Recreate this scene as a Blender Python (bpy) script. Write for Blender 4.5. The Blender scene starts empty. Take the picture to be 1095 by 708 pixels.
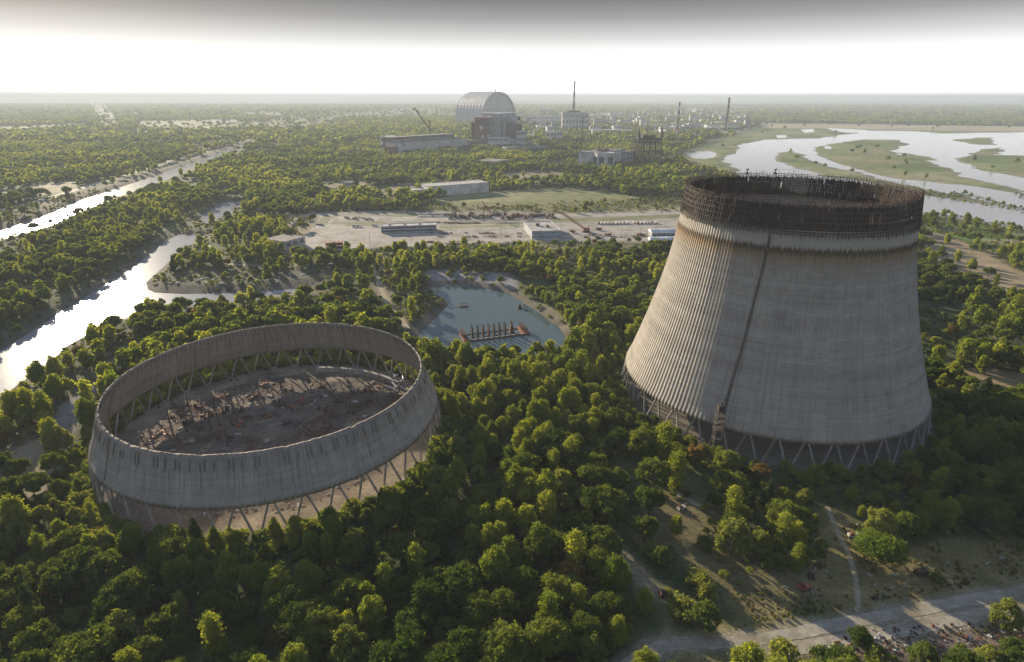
import bpy, math, random
import numpy as np
from mathutils import Matrix, Vector

S = bpy.context.scene
COL = S.collection

# ------------------------------------------------------------------ camera
HC = 135.0
FPX = 651.0
PITCH = math.atan(250.5 / FPX)
cam_d = bpy.data.cameras.new('camera')
cam_d.sensor_width = 36.0
cam_d.lens = 36.0 * FPX / 1095.0
cam_d.clip_start = 1.0
cam_d.clip_end = 200000.0
cam = bpy.data.objects.new('camera', cam_d)
COL.objects.link(cam)
cam.location = (0, 0, HC)
cam.rotation_euler = (math.radians(90) - PITCH, math.radians(-0.08), 0)
S.camera = cam

# ------------------------------------------------------------------ sky, sun, exposure
SUN_EL = math.radians(15.5)
SUN_AZ = math.radians(-37.0)      # from +Y, towards +X positive
sun_dir = Vector((math.sin(SUN_AZ) * math.cos(SUN_EL), math.cos(SUN_AZ) * math.cos(SUN_EL), math.sin(SUN_EL)))
W = bpy.data.worlds.new('World')
S.world = W
W.use_nodes = True
wn = W.node_tree
wn.nodes.clear()
w_out = wn.nodes.new('ShaderNodeOutputWorld')
w_bg = wn.nodes.new('ShaderNodeBackground')
w_sky = wn.nodes.new('ShaderNodeTexSky')
w_sky.sky_type = 'NISHITA'
w_sky.sun_disc = False
w_sky.sun_elevation = SUN_EL
w_sky.sun_rotation = SUN_AZ
w_sky.air_density = 1.2
w_sky.dust_density = 1.5
w_sky.ozone_density = 1.0
w_bg.inputs['Strength'].default_value = 0.082
# milky horizon that turns to an even grey-blue higher up, laid over the Nishita sky
w_tc = wn.nodes.new('ShaderNodeTexCoord')
w_sep = wn.nodes.new('ShaderNodeSeparateXYZ')
w_rmp = wn.nodes.new('ShaderNodeValToRGB')
wn.links.new(w_tc.outputs['Generated'], w_sep.inputs[0])
wn.links.new(w_sep.outputs[2], w_rmp.inputs[0])
stops = [(0.0, (11.9, 11.9, 11.9)), (.040, (10.5, 10.5, 10.4)), (.062, (6.4, 6.4, 6.4)), (.082, (4.1, 4.1, 4.1)), (.106, (2.1, 2.1, 2.15)), (.130, (1.1, 1.12, 1.2)), (.30, (1.3, 1.6, 2.25)), (1.0, (1.4, 2.0, 3.3))]
e = w_rmp.color_ramp.elements
while len(e) < len(stops): e.new(.5)
for k_, (p_, c_) in enumerate(stops):
    e[k_].position = p_; e[k_].color = (*[v_ / 12.0 for v_ in c_], 1)
w_mul = wn.nodes.new('ShaderNodeMix'); w_mul.data_type = 'RGBA'; w_mul.blend_type = 'MULTIPLY'
w_mul.inputs[0].default_value = 1.0
wn.links.new(w_rmp.outputs[0], w_mul.inputs[6]); w_mul.inputs[7].default_value = (12, 12, 12, 1)
w_mix = wn.nodes.new('ShaderNodeMix'); w_mix.data_type = 'RGBA'
w_mix.inputs[0].default_value = .985
wn.links.new(w_sky.outputs[0], w_mix.inputs[6]); wn.links.new(w_mul.outputs[2], w_mix.inputs[7])
wn.links.new(w_mix.outputs[2], w_bg.inputs['Color'])
wn.links.new(w_bg.outputs[0], w_out.inputs['Surface'])

sun_d = bpy.data.lights.new('sun', 'SUN')
sun_d.energy = 5.0
sun_d.angle = math.radians(0.6)
sun_d.color = (1.0, 0.86, 0.64)
sun = bpy.data.objects.new('sun', sun_d)
COL.objects.link(sun)
sun.location = (0, 0, 400)
sun.rotation_euler = sun_dir.to_track_quat('Z', 'Y').to_euler()

S.view_settings.view_transform = 'Standard'
S.view_settings.look = 'None'
S.view_settings.gamma = 1.0
S.view_settings.exposure = 1.06
S.render.engine = 'CYCLES'
S.cycles.use_denoising = True
S.cycles.max_bounces = 6
S.cycles.diffuse_bounces = 2
S.cycles.glossy_bounces = 2
S.cycles.transmission_bounces = 3
S.cycles.volume_bounces = 4
S.cycles.transparent_max_bounces = 4
HAZE_DENSITY = 0.000118

rnd = random.Random(7)
npr = np.random.default_rng(11)


# ------------------------------------------------------------------ helpers
def at(px, py, z=0.0):
    """the point at height z seen at a pixel of the 1095x708 photograph; returns x, y"""
    a = (px - 547.5) / FPX
    b = -(py - 354) / FPX
    y = math.cos(PITCH) + math.sin(PITCH) * b
    zz = -math.sin(PITCH) + math.cos(PITCH) * b
    t = (z - HC) / zz
    return (a * t, y * t)


def poly(pts, z=0.0):
    return np.array([at(p[0], p[1], z) for p in pts])


def project(x, y, z):
    d = y * math.cos(PITCH) - (z - HC) * math.sin(PITCH)
    u = y * math.sin(PITCH) + (z - HC) * math.cos(PITCH)
    return 547.5 + FPX * x / d, 354 - FPX * u / d, d


def tag(o, label=None, cat=None, group=None, kind=None):
    if label: o['label'] = label
    if cat: o['category'] = cat
    if group: o['group'] = group
    if kind: o['kind'] = kind
    return o


def empty(name, loc=(0, 0, 0), rz=0.0):
    o = bpy.data.objects.new(name, None)
    COL.objects.link(o)
    o.location = loc
    o.rotation_euler = (0, 0, rz)
    o.empty_display_size = 0.5
    return o


def mesh_obj(name, me, parent=None, mat=None):
    o = bpy.data.objects.new(name, me)
    COL.objects.link(o)
    if parent is not None:
        o.parent = parent
    if mat is not None:
        me.materials.append(mat)
    return o


def kids(o, table):
    return table.get(o.name, [])


def copy_tree(root, loc, rz=None, scale=None):
    """copies a thing together with its parts and their sub-parts, mesh data shared"""
    r = root.copy()
    COL.objects.link(r)
    r.location = loc
    if rz is not None: r.rotation_euler = (0, 0, rz)
    if scale is not None: r.scale = scale
    for ch in root.children:
        c = ch.copy()
        COL.objects.link(c)
        c.parent = r
        for g in ch.children:
            d = g.copy()
            COL.objects.link(d)
            d.parent = c
    return r


class MB:
    def __init__(self):
        self.v = []
        self.f = []
        self.m = []

    def add(self, vs, fs, mi=0):
        n = len(self.v)
        self.v += [tuple(p) for p in vs]
        self.f += [tuple(n + i for i in f) for f in fs]
        self.m += [mi] * len(fs)
        return self

    def box(self, c, s, rz=0.0, mi=0, top=None):
        """c = centre of the base, s = full sizes; top = scale of the upper face"""
        t = top or (1, 1)
        hx, hy, h = s[0] / 2, s[1] / 2, s[2]
        p = []
        for k, (ax, ay) in ((0, (1, 1)), (h, t)):
            for sx, sy in ((-1, -1), (1, -1), (1, 1), (-1, 1)):
                x, y = sx * hx * ax, sy * hy * ay
                p.append((c[0] + x * math.cos(rz) - y * math.sin(rz), c[1] + x * math.sin(rz) + y * math.cos(rz), c[2] + k))
        return self.add(p, [(3, 2, 1, 0), (4, 5, 6, 7), (0, 1, 5, 4), (1, 2, 6, 5), (2, 3, 7, 6), (3, 0, 4, 7)], mi)

    def bar(self, a, b, r, r2=None, n=4, mi=0):
        a = Vector(a); b = Vector(b)
        r2 = r if r2 is None else r2
        d = b - a
        if d.length < 1e-6: return self
        q = d.to_track_quat('Z', 'Y').to_matrix()
        p = []
        for (o, rr) in ((a, r), (b, r2)):
            for k in range(n):
                t = 2 * math.pi * (k + .5) / n
                p.append(o + q @ Vector((rr * math.cos(t), rr * math.sin(t), 0)))
        fs = [(k, (k + 1) % n, n + (k + 1) % n, n + k) for k in range(n)]
        fs += [tuple(reversed(range(n))), tuple(range(n, 2 * n))]
        return self.add(p, fs, mi)

    def rock(self, c, r, rn, flat=.6, mi=0):
        ph = rn.random() * 6.28
        p = [(c[0], c[1], c[2] + r * flat * (.7 + .5 * rn.random()))]
        for lv, rr in ((.55, .75), (0, 1.0)):
            for k in range(5):
                t = ph + 2 * math.pi * (k + .35 * rn.random()) / 5
                q = rr * r * (.7 + .55 * rn.random())
                p.append((c[0] + q * math.cos(t), c[1] + q * math.sin(t), c[2] + lv * r * flat - (0.05 if lv == 0 else 0)))
        fs = [(0, 1 + k, 1 + (k + 1) % 5) for k in range(5)] + [(1 + k, 6 + k, 6 + (k + 1) % 5, 1 + (k + 1) % 5) for k in range(5)]
        return self.add(p, fs, mi)

    def mesh(self, name, mats=()):
        me = bpy.data.meshes.new(name)
        me.from_pydata(self.v, [], self.f)
        for m in mats: me.materials.append(m)
        if any(self.m): me.polygons.foreach_set('material_index', self.m)
        me.update()
        return me

    def build(self, name, mats, parent=None):
        if not isinstance(mats, (list, tuple)): mats = [mats]
        return mesh_obj(name, self.mesh(name, mats), parent)


def fast_mesh(name, co, quads, mats=()):
    me = bpy.data.meshes.new(name)
    co = np.asarray(co, dtype=np.float32)
    quads = np.asarray(quads, dtype=np.int32)
    k = quads.shape[1]
    me.vertices.add(len(co)); me.vertices.foreach_set('co', co.ravel())
    me.loops.add(quads.size); me.loops.foreach_set('vertex_index', quads.ravel())
    me.polygons.add(len(quads)); me.polygons.foreach_set('loop_start', np.arange(0, quads.size, k, dtype=np.int32))
    for m in mats: me.materials.append(m)
    me.update(calc_edges=True)
    return me


# value noise (numpy)
def _hash(ix, iy, seed):
    n = (ix.astype(np.int64) * 374761393 + iy.astype(np.int64) * 668265263 + seed * 2147483647) & 0xffffffff
    n = ((n ^ (n >> 13)) * 1274126177) & 0xffffffff
    return ((n ^ (n >> 16)) & 0xffff) / 65535.0


def vnoise(x, y, seed=0):
    ix, iy = np.floor(x), np.floor(y)
    fx, fy = x - ix, y - iy
    fx = fx * fx * (3 - 2 * fx); fy = fy * fy * (3 - 2 * fy)
    a, b = _hash(ix, iy, seed), _hash(ix + 1, iy, seed)
    c, d = _hash(ix, iy + 1, seed), _hash(ix + 1, iy + 1, seed)
    return (a * (1 - fx) + b * fx) * (1 - fy) + (c * (1 - fx) + d * fx) * fy


def fbm(x, y, sc, seed=0, octv=4):
    s = 0; a = .5; t = 0
    for o in range(octv):
        s = s + a * vnoise(x / sc + 17.3 * o, y / sc - 9.1 * o, seed + o); t += a
        a *= .5; sc = sc / 2.03
    return s / t


def sdf(x, y, P):
    """signed distance, negative inside the polygon"""
    d = np.full(x.shape, 1e18)
    ins = np.zeros(x.shape, bool)
    n = len(P)
    for i in range(n):
        ax, ay = P[i]; bx, by = P[(i + 1) % n]
        ex, ey = bx - ax, by - ay
        L = ex * ex + ey * ey + 1e-12
        t = np.clip(((x - ax) * ex + (y - ay) * ey) / L, 0, 1)
        d = np.minimum(d, (x - ax - t * ex) ** 2 + (y - ay - t * ey) ** 2)
        if ay != by:
            c = ((ay > y) != (by > y)) & (x < ex * (y - ay) / (by - ay) + ax)
            ins ^= c
    d = np.sqrt(d)
    return np.where(ins, -d, d)


def sdf_box(x, y, P, margin):
    """sdf evaluated only near the polygon, 1e6 elsewhere"""
    out = np.full(x.shape, 1e6)
    m = (x > P[:, 0].min() - margin) & (x < P[:, 0].max() + margin) & (y > P[:, 1].min() - margin) & (y < P[:, 1].max() + margin)
    if m.any(): out[m] = sdf(x[m], y[m], P)
    return out


def dist_line(x, y, L):
    d = np.full(x.shape, 1e18)
    for (a, b) in zip(L[:-1], L[1:]):
        ex, ey = b[0] - a[0], b[1] - a[1]
        q = ex * ex + ey * ey + 1e-12
        t = np.clip(((x - a[0]) * ex + (y - a[1]) * ey) / q, 0, 1)
        d = np.minimum(d, (x - a[0] - t * ex) ** 2 + (y - a[1] - t * ey) ** 2)
    return np.sqrt(d)


def catmull(P, k=6):
    P = [np.array(p, float) for p in P]
    Q = [2 * P[0] - P[1]] + P + [2 * P[-1] - P[-2]]
    out = []
    for i in range(1, len(Q) - 2):
        for j in range(k):
            t = j / k
            a, b, c, d = Q[i - 1], Q[i], Q[i + 1], Q[i + 2]
            out.append(.5 * ((2 * b) + (-a + c) * t + (2 * a - 5 * b + 4 * c - d) * t * t + (-a + 3 * b - 3 * c + d) * t ** 3))
    out.append(P[-1])
    return out


# ------------------------------------------------------------------ materials
class NT:
    def __init__(self, name):
        self.mat = bpy.data.materials.new(name)
        self.mat.use_nodes = True
        self.t = self.mat.node_tree
        self.t.nodes.clear()
        self.out = self.n('ShaderNodeOutputMaterial')

    def n(self, typ, **kw):
        o = self.t.nodes.new(typ)
        for k, v in kw.items(): setattr(o, k, v)
        return o

    def l(self, a, b): self.t.links.new(a, b)

    def setin(self, node, name, v):
        if hasattr(v, 'links'): self.l(v, node.inputs[name])
        else: node.inputs[name].default_value = v

    def coord(self, kind='Object', scale=(1, 1, 1)):
        c = self.n('ShaderNodeTexCoord')
        m = self.n('ShaderNodeMapping')
        m.inputs['Scale'].default_value = scale
        self.l(c.outputs[kind], m.inputs['Vector'])
        return m.outputs[0]

    def noise(self, vec, scale, detail=4, rough=.6, dist=0.0):
        o = self.n('ShaderNodeTexNoise')
        if vec is not None: self.l(vec, o.inputs['Vector'])
        o.inputs['Scale'].default_value = scale
        o.inputs['Detail'].default_value = detail
        o.inputs['Roughness'].default_value = rough
        o.inputs['Distortion'].default_value = dist
        return o.outputs['Fac']

    def ramp(self, fac, stops):
        o = self.n('ShaderNodeValToRGB')
        self.l(fac, o.inputs[0])
        e = o.color_ramp.elements
        while len(e) < len(stops): e.new(0.5)
        for k, (p, c) in enumerate(stops):
            e[k].position = p
            e[k].color = (c[0], c[1], c[2], 1) if hasattr(c, '__len__') else (c, c, c, 1)
        return o.outputs[0]

    def mix(self, fac, a, b, mode='MIX'):
        o = self.n('ShaderNodeMix', data_type='RGBA', blend_type=mode)
        self.setin(o, 0, fac)
        for idx, v in ((6, a), (7, b)):
            if hasattr(v, 'links'): self.l(v, o.inputs[idx])
            else: o.inputs[idx].default_value = (v[0], v[1], v[2], 1)
        return o.outputs[2]

    def math(self, op, a, b=0.0):
        o = self.n('ShaderNodeMath', operation=op)
        self.setin(o, 0, a); self.setin(o, 1, b)
        return o.outputs[0]

    def bsdf(self, color, rough=.85, metal=0.0, bump=None, bstr=.3, bdist=.1, spec=.3):
        b = self.n('ShaderNodeBsdfPrincipled')
        if hasattr(color, 'links'): self.l(color, b.inputs['Base Color'])
        else: b.inputs['Base Color'].default_value = (*color, 1)
        self.setin(b, 'Roughness', rough)
        b.inputs['Metallic'].default_value = metal
        b.inputs['Specular IOR Level'].default_value = spec
        if bump is not None:
            u = self.n('ShaderNodeBump')
            u.inputs['Strength'].default_value = bstr
            u.inputs['Distance'].default_value = bdist
            self.l(bump, u.inputs['Height'])
            self.l(u.outputs[0], b.inputs['Normal'])
        self.l(b.outputs[0], self.out.inputs['Surface'])
        return b


def simple(name, color, rough=.85, metal=0.0, var=.35, scale=.4, dirt=None, spec=.3, stretch=(1, 1, 1)):
    t = NT(name)
    v = t.coord('Object', stretch)
    n1 = t.noise(v, scale, 5)
    c1 = tuple(max(0, c * (1 - var)) for c in color)
    c2 = tuple(min(1, c * (1 + var)) for c in color)
    c = t.ramp(n1, [(.3, c1), (.7, c2)])
    if dirt:
        n2 = t.noise(v, scale * .35, 6, .7)
        f = t.ramp(n2, [(.48, 0.0), (.66, 1.0)])
        c = t.mix(f, c, dirt)
    oi = t.n('ShaderNodeObjectInfo')
    k = t.math('ADD', t.math('MULTIPLY', oi.outputs['Random'], .3), .85)
    cc = t.n('ShaderNodeCombineColor')
    for i in range(3): t.l(k, cc.inputs[i])
    c = t.mix(1.0, c, cc.outputs[0], 'MULTIPLY')
    t.bsdf(c, rough, metal, n1, .2, .1, spec)
    return t.mat


M = {}
M['white_wall'] = simple('white_wall', (.62, .62, .60), .8, dirt=(.40, .38, .34), scale=.15)
M['grey_wall'] = simple('grey_wall', (.36, .36, .36), .85, dirt=(.25, .24, .22), scale=.15)
M['pale_wall'] = simple('pale_wall', (.48, .49, .50), .8, dirt=(.36, .35, .33), scale=.1)
M['red_wall'] = simple('red_wall', (.20, .085, .065), .85, dirt=(.12, .07, .06), scale=.12)
M['rust'] = simple('rust', (.14, .062, .038), .85, dirt=(.07, .04, .03), scale=.8)
M['red_paint'] = simple('red_paint', (.36, .12, .07), .7, dirt=(.18, .07, .04), scale=.5)
M['dark_steel'] = simple('dark_steel', (.055, .045, .042), .75, dirt=(.10, .05, .035), scale=.6)
M['brown_roof'] = simple('brown_roof', (.20, .165, .145), .9, dirt=(.13, .11, .10), scale=.15)
M['dark_roof'] = simple('dark_roof', (.13, .12, .12), .9, dirt=(.18, .15, .13), scale=.1)
M['pale_roof'] = simple('pale_roof', (.42, .40, .38), .85, dirt=(.28, .26, .24), scale=.12)
M['white_roof'] = simple('white_roof', (.70, .71, .72), .55, dirt=(.5, .48, .46), scale=.12)
M['glass'] = simple('window_glass', (.07, .10, .13), .15, var=.5, scale=.2, spec=.6)
M['blue_panel'] = simple('blue_panel', (.22, .33, .42), .5, dirt=(.3, .32, .33), scale=.4)
M['concrete_piece'] = simple('concrete_piece', (.34, .31, .28), .9, dirt=(.20, .17, .14), scale=.7)
M['bark'] = simple('bark', (.09, .07, .05), .95, scale=1.5)
M['bark_pale'] = simple('bark_pale', (.30, .28, .24), .9, scale=1.5, dirt=(.08, .07, .06))


def mat_silver():
    t = NT('silver_cladding')
    v = t.coord('Object', (1, 1, 1))
    n1 = t.noise(v, .02, 5)
    c = t.ramp(n1, [(.35, (.36, .36, .37)), (.65, (.47, .465, .46))])
    t.bsdf(c, .5, .25, n1, .1, .2, .5)
    return t.mat


M['silver'] = mat_silver()


def mat_shell(name, r_top, kind):
    """weathered ribbed concrete; the UV carries metres round the shell and height"""
    t = NT(name)
    uv = t.n('ShaderNodeUVMap'); uv.uv_map = 'UVMap'
    sep = t.n('ShaderNodeSeparateXYZ')
    t.l(uv.outputs[0], sep.inputs[0])
    U, V = sep.outputs[0], sep.outputs[1]

    def comb(a, b):
        c = t.n('ShaderNodeCombineXYZ')
        t.setin(c, 0, t.math('MULTIPLY', U, a)); t.setin(c, 1, t.math('MULTIPLY', V, b))
        return c.outputs[0]
    big = t.noise(comb(1, 1), .06, 5, .6)
    streak = t.noise(comb(1.0, .05), .55, 6, .65)
    streak2 = t.noise(comb(1.0, .02), 1.6, 3, .6)
    band = t.noise(comb(.02, 1.0), .9, 4, .7)
    c = t.ramp(big, [(.3, (.345, .302, .25)), (.7, (.475, .42, .345))])
    f = t.ramp(streak, [(.35, .0), (.75, .75)])
    c = t.mix(f, c, (.20, .175, .155))
    f = t.ramp(streak2, [(.5, .0), (.8, .5)])
    c = t.mix(f, c, (.46, .42, .36))
    f = t.ramp(band, [(.42, .0), (.60, .45)])
    c = t.mix(f, c, (.42, .39, .345))
    f = t.ramp(band, [(.30, .45), (.44, .0)])
    c = t.mix(f, c, (.19, .17, .155))
    wide = t.noise(comb(.004, 1.0), .16, 3, .6)
    c = t.mix(t.ramp(wide, [(.50, .0), (.62, .42)]), c, (.47, .44, .39))
    c = t.mix(t.ramp(wide, [(.34, .40), (.46, .0)]), c, (.22, .195, .175))
    blot = t.noise(comb(1, .6), .11, 6, .7)
    c = t.mix(t.ramp(blot, [(.56, .0), (.68, .45)]), c, (.19, .165, .15))
    run = t.noise(comb(1.0, .012), .8, 5, .75)
    c = t.mix(t.ramp(run, [(.56, .0), (.70, .5)]), c, (.18, .15, .13))
    # lift lines: one joint every 1.5 m
    w = t.math('FRACT', t.math('DIVIDE', V, 1.5))
    line = t.math('LESS_THAN', w, .09)
    patch = t.ramp(t.noise(comb(1, 1), .25, 3), [(.42, 0.0), (.6, .5)])
    c = t.mix(t.math('MULTIPLY', line, patch), c, (.13, .115, .10))
    # whole lifts and panels differ in tone
    pan = t.n('ShaderNodeTexWhiteNoise', noise_dimensions='2D')
    cc = t.n('ShaderNodeCombineXYZ')
    t.setin(cc, 0, t.math('FLOOR', t.math('DIVIDE', U, 5.2))); t.setin(cc, 1, t.math('FLOOR', t.math('DIVIDE', V, 1.5)))
    t.l(cc.outputs[0], pan.inputs['Vector'])
    f = t.math('MULTIPLY', pan.outputs['Value'], .30)
    c = t.mix(f, c, (.22, .20, .18))
    if kind == 'tall':
        # pale band under the formwork, ochre and black run-off beneath it
        drip = t.noise(comb(1.0, .04), .9, 4, .6)
        edge = t.math('ADD', V, t.math('MULTIPLY', t.math('SUBTRACT', drip, .5), 7.0))
        pale = t.ramp(t.math('DIVIDE', edge, 100.0), [(.808, 0.0), (.828, .65)])
        c = t.mix(pale, c, (.42, .385, .33))
        o1 = t.ramp(t.math('DIVIDE', edge, 100.0), [(.73, 0.0), (.79, .8)])
        o2 = t.ramp(t.math('DIVIDE', edge, 100.0), [(.808, 1.0), (.823, 0.0)])
        fo = t.math('MULTIPLY', o1, o2)
        c = t.mix(fo, c, (.24, .15, .065))
        b1 = t.ramp(t.math('DIVIDE', edge, 100.0), [(.785, 0.0), (.805, .75)])
        b2 = t.ramp(t.math('DIVIDE', edge, 100.0), [(.813, 1.0), (.822, 0.0)])
        c = t.mix(t.math('MULTIPLY', b1, b2), c, (.06, .045, .03))
        top = t.ramp(t.math('DIVIDE', edge, 100.0), [(.862, 0.0), (.880, .6)])
        c = t.mix(top, c, (.16, .10, .06))
    else:
        drip = t.noise(comb(1.0, .05), 1.1, 4, .6)
        edge = t.math('ADD', V, t.math('MULTIPLY', t.math('SUBTRACT', drip, .5), 12.0))
        f = t.ramp(t.math('DIVIDE', edge, 100.0), [(.18, 0.0), (.27, .4)])
        c = t.mix(f, c, (.16, .135, .115))
        s3 = t.noise(comb(1.0, .03), 2.6, 2, .5)
        c = t.mix(t.ramp(s3, [(.55, 0.0), (.72, .7)]), c, (.11, .095, .085))
    t.bsdf(c, .9, 0, streak, .25, .15, .2)
    return t.mat


M['shell_tall'] = mat_shell('ribbed_concrete', 88, 'tall')
M['shell_ring'] = mat_shell('ring_concrete', 27, 'ring')


def mat_leaf(name, dark, pale_end, trans=.4):
    t = NT(name)
    oi = t.n('ShaderNodeObjectInfo')
    geo = t.n('ShaderNodeNewGeometry')
    n1 = t.noise(geo.outputs['Position'], .35, 2, .6)
    n2 = t.noise(geo.outputs['Position'], .011, 3, .6)
    n3 = t.noise(geo.outputs['Position'], .0035, 3, .6)
    rp = geo.outputs['Random Per Island']
    m = t.math('ADD', t.math('MULTIPLY', oi.outputs['Random'], .55), t.math('MULTIPLY', n1, .25))
    m = t.math('ADD', m, t.math('MULTIPLY', rp, .25))
    m = t.math('ADD', m, t.math('MULTIPLY', t.math('SUBTRACT', n2, .5), .9))
    m = t.math('ADD', m, t.math('MULTIPLY', t.math('SUBTRACT', n3, .5), .9))
    c = t.ramp(m, [(.15, dark), (.85, pale_end)])  # leaf tone varies at random from darker to paler
    d = t.n('ShaderNodeBsdfDiffuse'); t.l(c, d.inputs[0])
    tr = t.n('ShaderNodeBsdfTranslucent')
    c2 = t.mix(1.0, c, (1.95, 1.8, .5), 'MULTIPLY')
    t.l(c2, tr.inputs[0])
    mx = t.n('ShaderNodeMixShader'); mx.inputs[0].default_value = trans
    t.l(d.outputs[0], mx.inputs[1]); t.l(tr.outputs[0], mx.inputs[2])
    t.l(mx.outputs[0], t.out.inputs['Surface'])
    return t.mat


M['leaf_oak'] = mat_leaf('oak_leaves', (.044, .080, .020), (.165, .195, .042), .48)
M['leaf_poplar'] = mat_leaf('poplar_leaves', (.105, .16, .028), (.30, .32, .065), .52)
M['leaf_willow'] = mat_leaf('willow_leaves', (.085, .128, .034), (.27, .285, .075), .52)
M['leaf_pine'] = mat_leaf('pine_needles', (.025, .045, .018), (.06, .085, .03), .25)
M['leaf_rust'] = mat_leaf('browning_leaves', (.12, .085, .03), (.22, .15, .05), .4)


def mat_ground():
    t = NT('ground_soil')
    at_ = t.n('ShaderNodeVertexColor'); at_.layer_name = 'Col'
    v = t.coord('Object')
    n1 = t.noise(v, .9, 6, .65)
    n2 = t.noise(v, .06, 6, .6)
    n3 = t.noise(v, .004, 5, .6)
    f1 = t.ramp(n1, [(.25, .55), (.75, 1.45)])
    f2 = t.ramp(n2, [(.3, .7), (.7, 1.3)])
    f3 = t.ramp(n3, [(.3, .8), (.7, 1.2)])
    c = t.mix(1.0, at_.outputs[0], f1, 'MULTIPLY')
    c = t.mix(1.0, c, f2, 'MULTIPLY')
    c = t.mix(1.0, c, f3, 'MULTIPLY')
    t.bsdf(c, .95, 0, n1, .6, .5, .1)
    return t.mat


M['ground'] = mat_ground()


def mat_paving(name, col, crack=(.12, .11, .08), joint=6.0):
    t = NT(name)
    v = t.coord('Object')
    n1 = t.noise(v, .35, 6, .7)
    n2 = t.noise(v, .05, 5, .65)
    c = t.ramp(n1, [(.3, tuple(x * .72 for x in col)), (.7, tuple(x * 1.2 for x in col))])
    br = t.n('ShaderNodeTexBrick')
    t.l(v, br.inputs['Vector'])
    br.inputs['Scale'].default_value = 1.0 / joint
    br.inputs['Brick Width'].default_value = 1.0
    br.inputs['Row Height'].default_value = .5
    br.inputs['Mortar Size'].default_value = .02
    br.offset = 0.0
    br.inputs['Color1'].default_value = (.9, .9, .9, 1)
    br.inputs['Color2'].default_value = (1.05, 1.04, 1.02, 1)
    br.inputs['Mortar'].default_value = (.74, .75, .7, 1)
    c = t.mix(1.0, c, br.outputs[0], 'MULTIPLY')
    f = t.ramp(n2, [(.47, 0.0), (.62, .85)])
    c = t.mix(f, c, crack)
    t.bsdf(c, .9, 0, n1, .3, .1, .2)
    return t.mat


M['yard'] = mat_paving('yard_concrete', (.40, .36, .325), (.20, .18, .125))
M['road'] = mat_paving('old_road', (.38, .335, .275), (.19, .165, .105), 4.0)
M['track'] = simple('dirt_track', (.32, .265, .19), .95, scale=.5, dirt=(.2, .19, .1))


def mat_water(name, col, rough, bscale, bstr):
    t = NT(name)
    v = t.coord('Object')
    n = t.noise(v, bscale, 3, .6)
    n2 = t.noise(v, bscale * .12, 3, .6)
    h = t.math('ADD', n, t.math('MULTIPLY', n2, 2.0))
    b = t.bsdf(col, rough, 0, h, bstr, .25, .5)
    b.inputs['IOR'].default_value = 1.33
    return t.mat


M['canal'] = mat_water('canal_water', (.26, .265, .285), .19, .5, .12)  # base colour lightened in place of sky reflection along the canals
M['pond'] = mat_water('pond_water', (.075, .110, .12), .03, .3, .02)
M['river'] = mat_water('river_water', (.47, .475, .50), .12, .12, .12)  # base colour kept pale to stand in for the bright low sky's reflection

# ------------------------------------------------------------------ water and land outlines (photo pixels)
WZ = -3.0        # level of canals and pond
RZ = -1.2        # level of the river
Z5 = lambda L: [(680 + x / 2.6386, 90 + y / 2.6386) for x, y in L]
canal_a = poly([(-120, 286), (-60, 268), (0, 248), (55, 229), (92, 213), (147, 195), (184, 182), (209, 173), (239, 161.5), (257, 157), (275, 154), (277, 155), (258, 159.5), (240, 166.5), (209, 180), (184, 190), (147, 205), (92, 225), (55, 242), (0, 258), (-60, 279), (-120, 299)], WZ)
canal_b = poly([(-90, 435), (0, 376), (8, 372), (44, 349), (65, 334), (92, 318), (140, 288), (176, 259), (191, 251), (217, 253), (198, 266), (173, 288), (156, 303), (158, 310), (166, 313.5), (195, 315.5), (257, 314), (330, 308), (330, 311.5), (264, 320), (220, 327), (191, 326), (158, 328), (138, 340), (113, 347), (73, 370), (51, 389), (0, 427), (-90, 500)], WZ)
canal_c = poly([(213, 237), (217, 230), (238, 217), (257, 215.5), (254, 224), (232, 236), (220, 242)], WZ)
pond_p = poly([(460, 308), (470, 305), (503, 306), (532, 311), (544, 315), (560, 324), (580, 336), (601, 351), (609, 365), (600, 380), (560, 390), (500, 388), (465, 378), (449, 362), (451, 352), (461, 346), (470, 336), (481, 325), (474, 319), (463, 314)], WZ)
river_p = poly([(773, 171.5), (786, 162), (800, 153), (820, 149), (847, 148), (872, 147.5), (905, 143.5), (935, 139), (975, 139.5), (1010, 142), (1060, 141), (1130, 140), (1250, 141), (1420, 143), (1500, 300), (1300, 281), (1095, 247), (1060, 241), (1032, 236), (1010, 231), (991, 230), (940, 222), (860, 212), (800, 196), (782, 181)], RZ)
lagoon = poly(Z5([(138, 193), (165, 190), (205, 188), (228, 193), (225, 205), (195, 210), (160, 209)]), RZ)
pools = [poly(Z5(q), RZ) for q in (
    [(285, 172), (310, 168), (350, 172), (330, 180), (295, 180)],
    [(395, 143), (425, 142), (425, 150), (400, 151)],
    [(465, 126), (500, 125), (505, 134), (475, 136)],
    [(535, 122), (640, 127), (700, 134), (600, 136), (560, 131)],
    [(530, 175), (550, 173), (552, 182), (535, 182)],
    [(995, 455), (1045, 468), (1020, 478), (990, 468)])]
pools += [poly(q, RZ) for q in ([(672, 106.6), (697, 106.4), (699, 108.2), (678, 108.4)], [(730, 116.8), (752, 116.4), (752, 118.8), (732, 119)], [(738, 110.8), (754, 110.6), (754, 111.9), (740, 112)])]
Z6 = lambda L: [(640 + x / 2.4066, 500 + y / 2.4066) for x, y in L]
R_MAIN = Z6([(1500, 235), (1300, 278), (1095, 318), (900, 350), (700, 387), (560, 415), (430, 440), (300, 450), (190, 455), (90, 500), (0, 560)])
R_SIDE = Z6([(1500, 297), (1300, 332), (1095, 360), (980, 380), (850, 405), (700, 433), (560, 458), (470, 466)])
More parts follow.
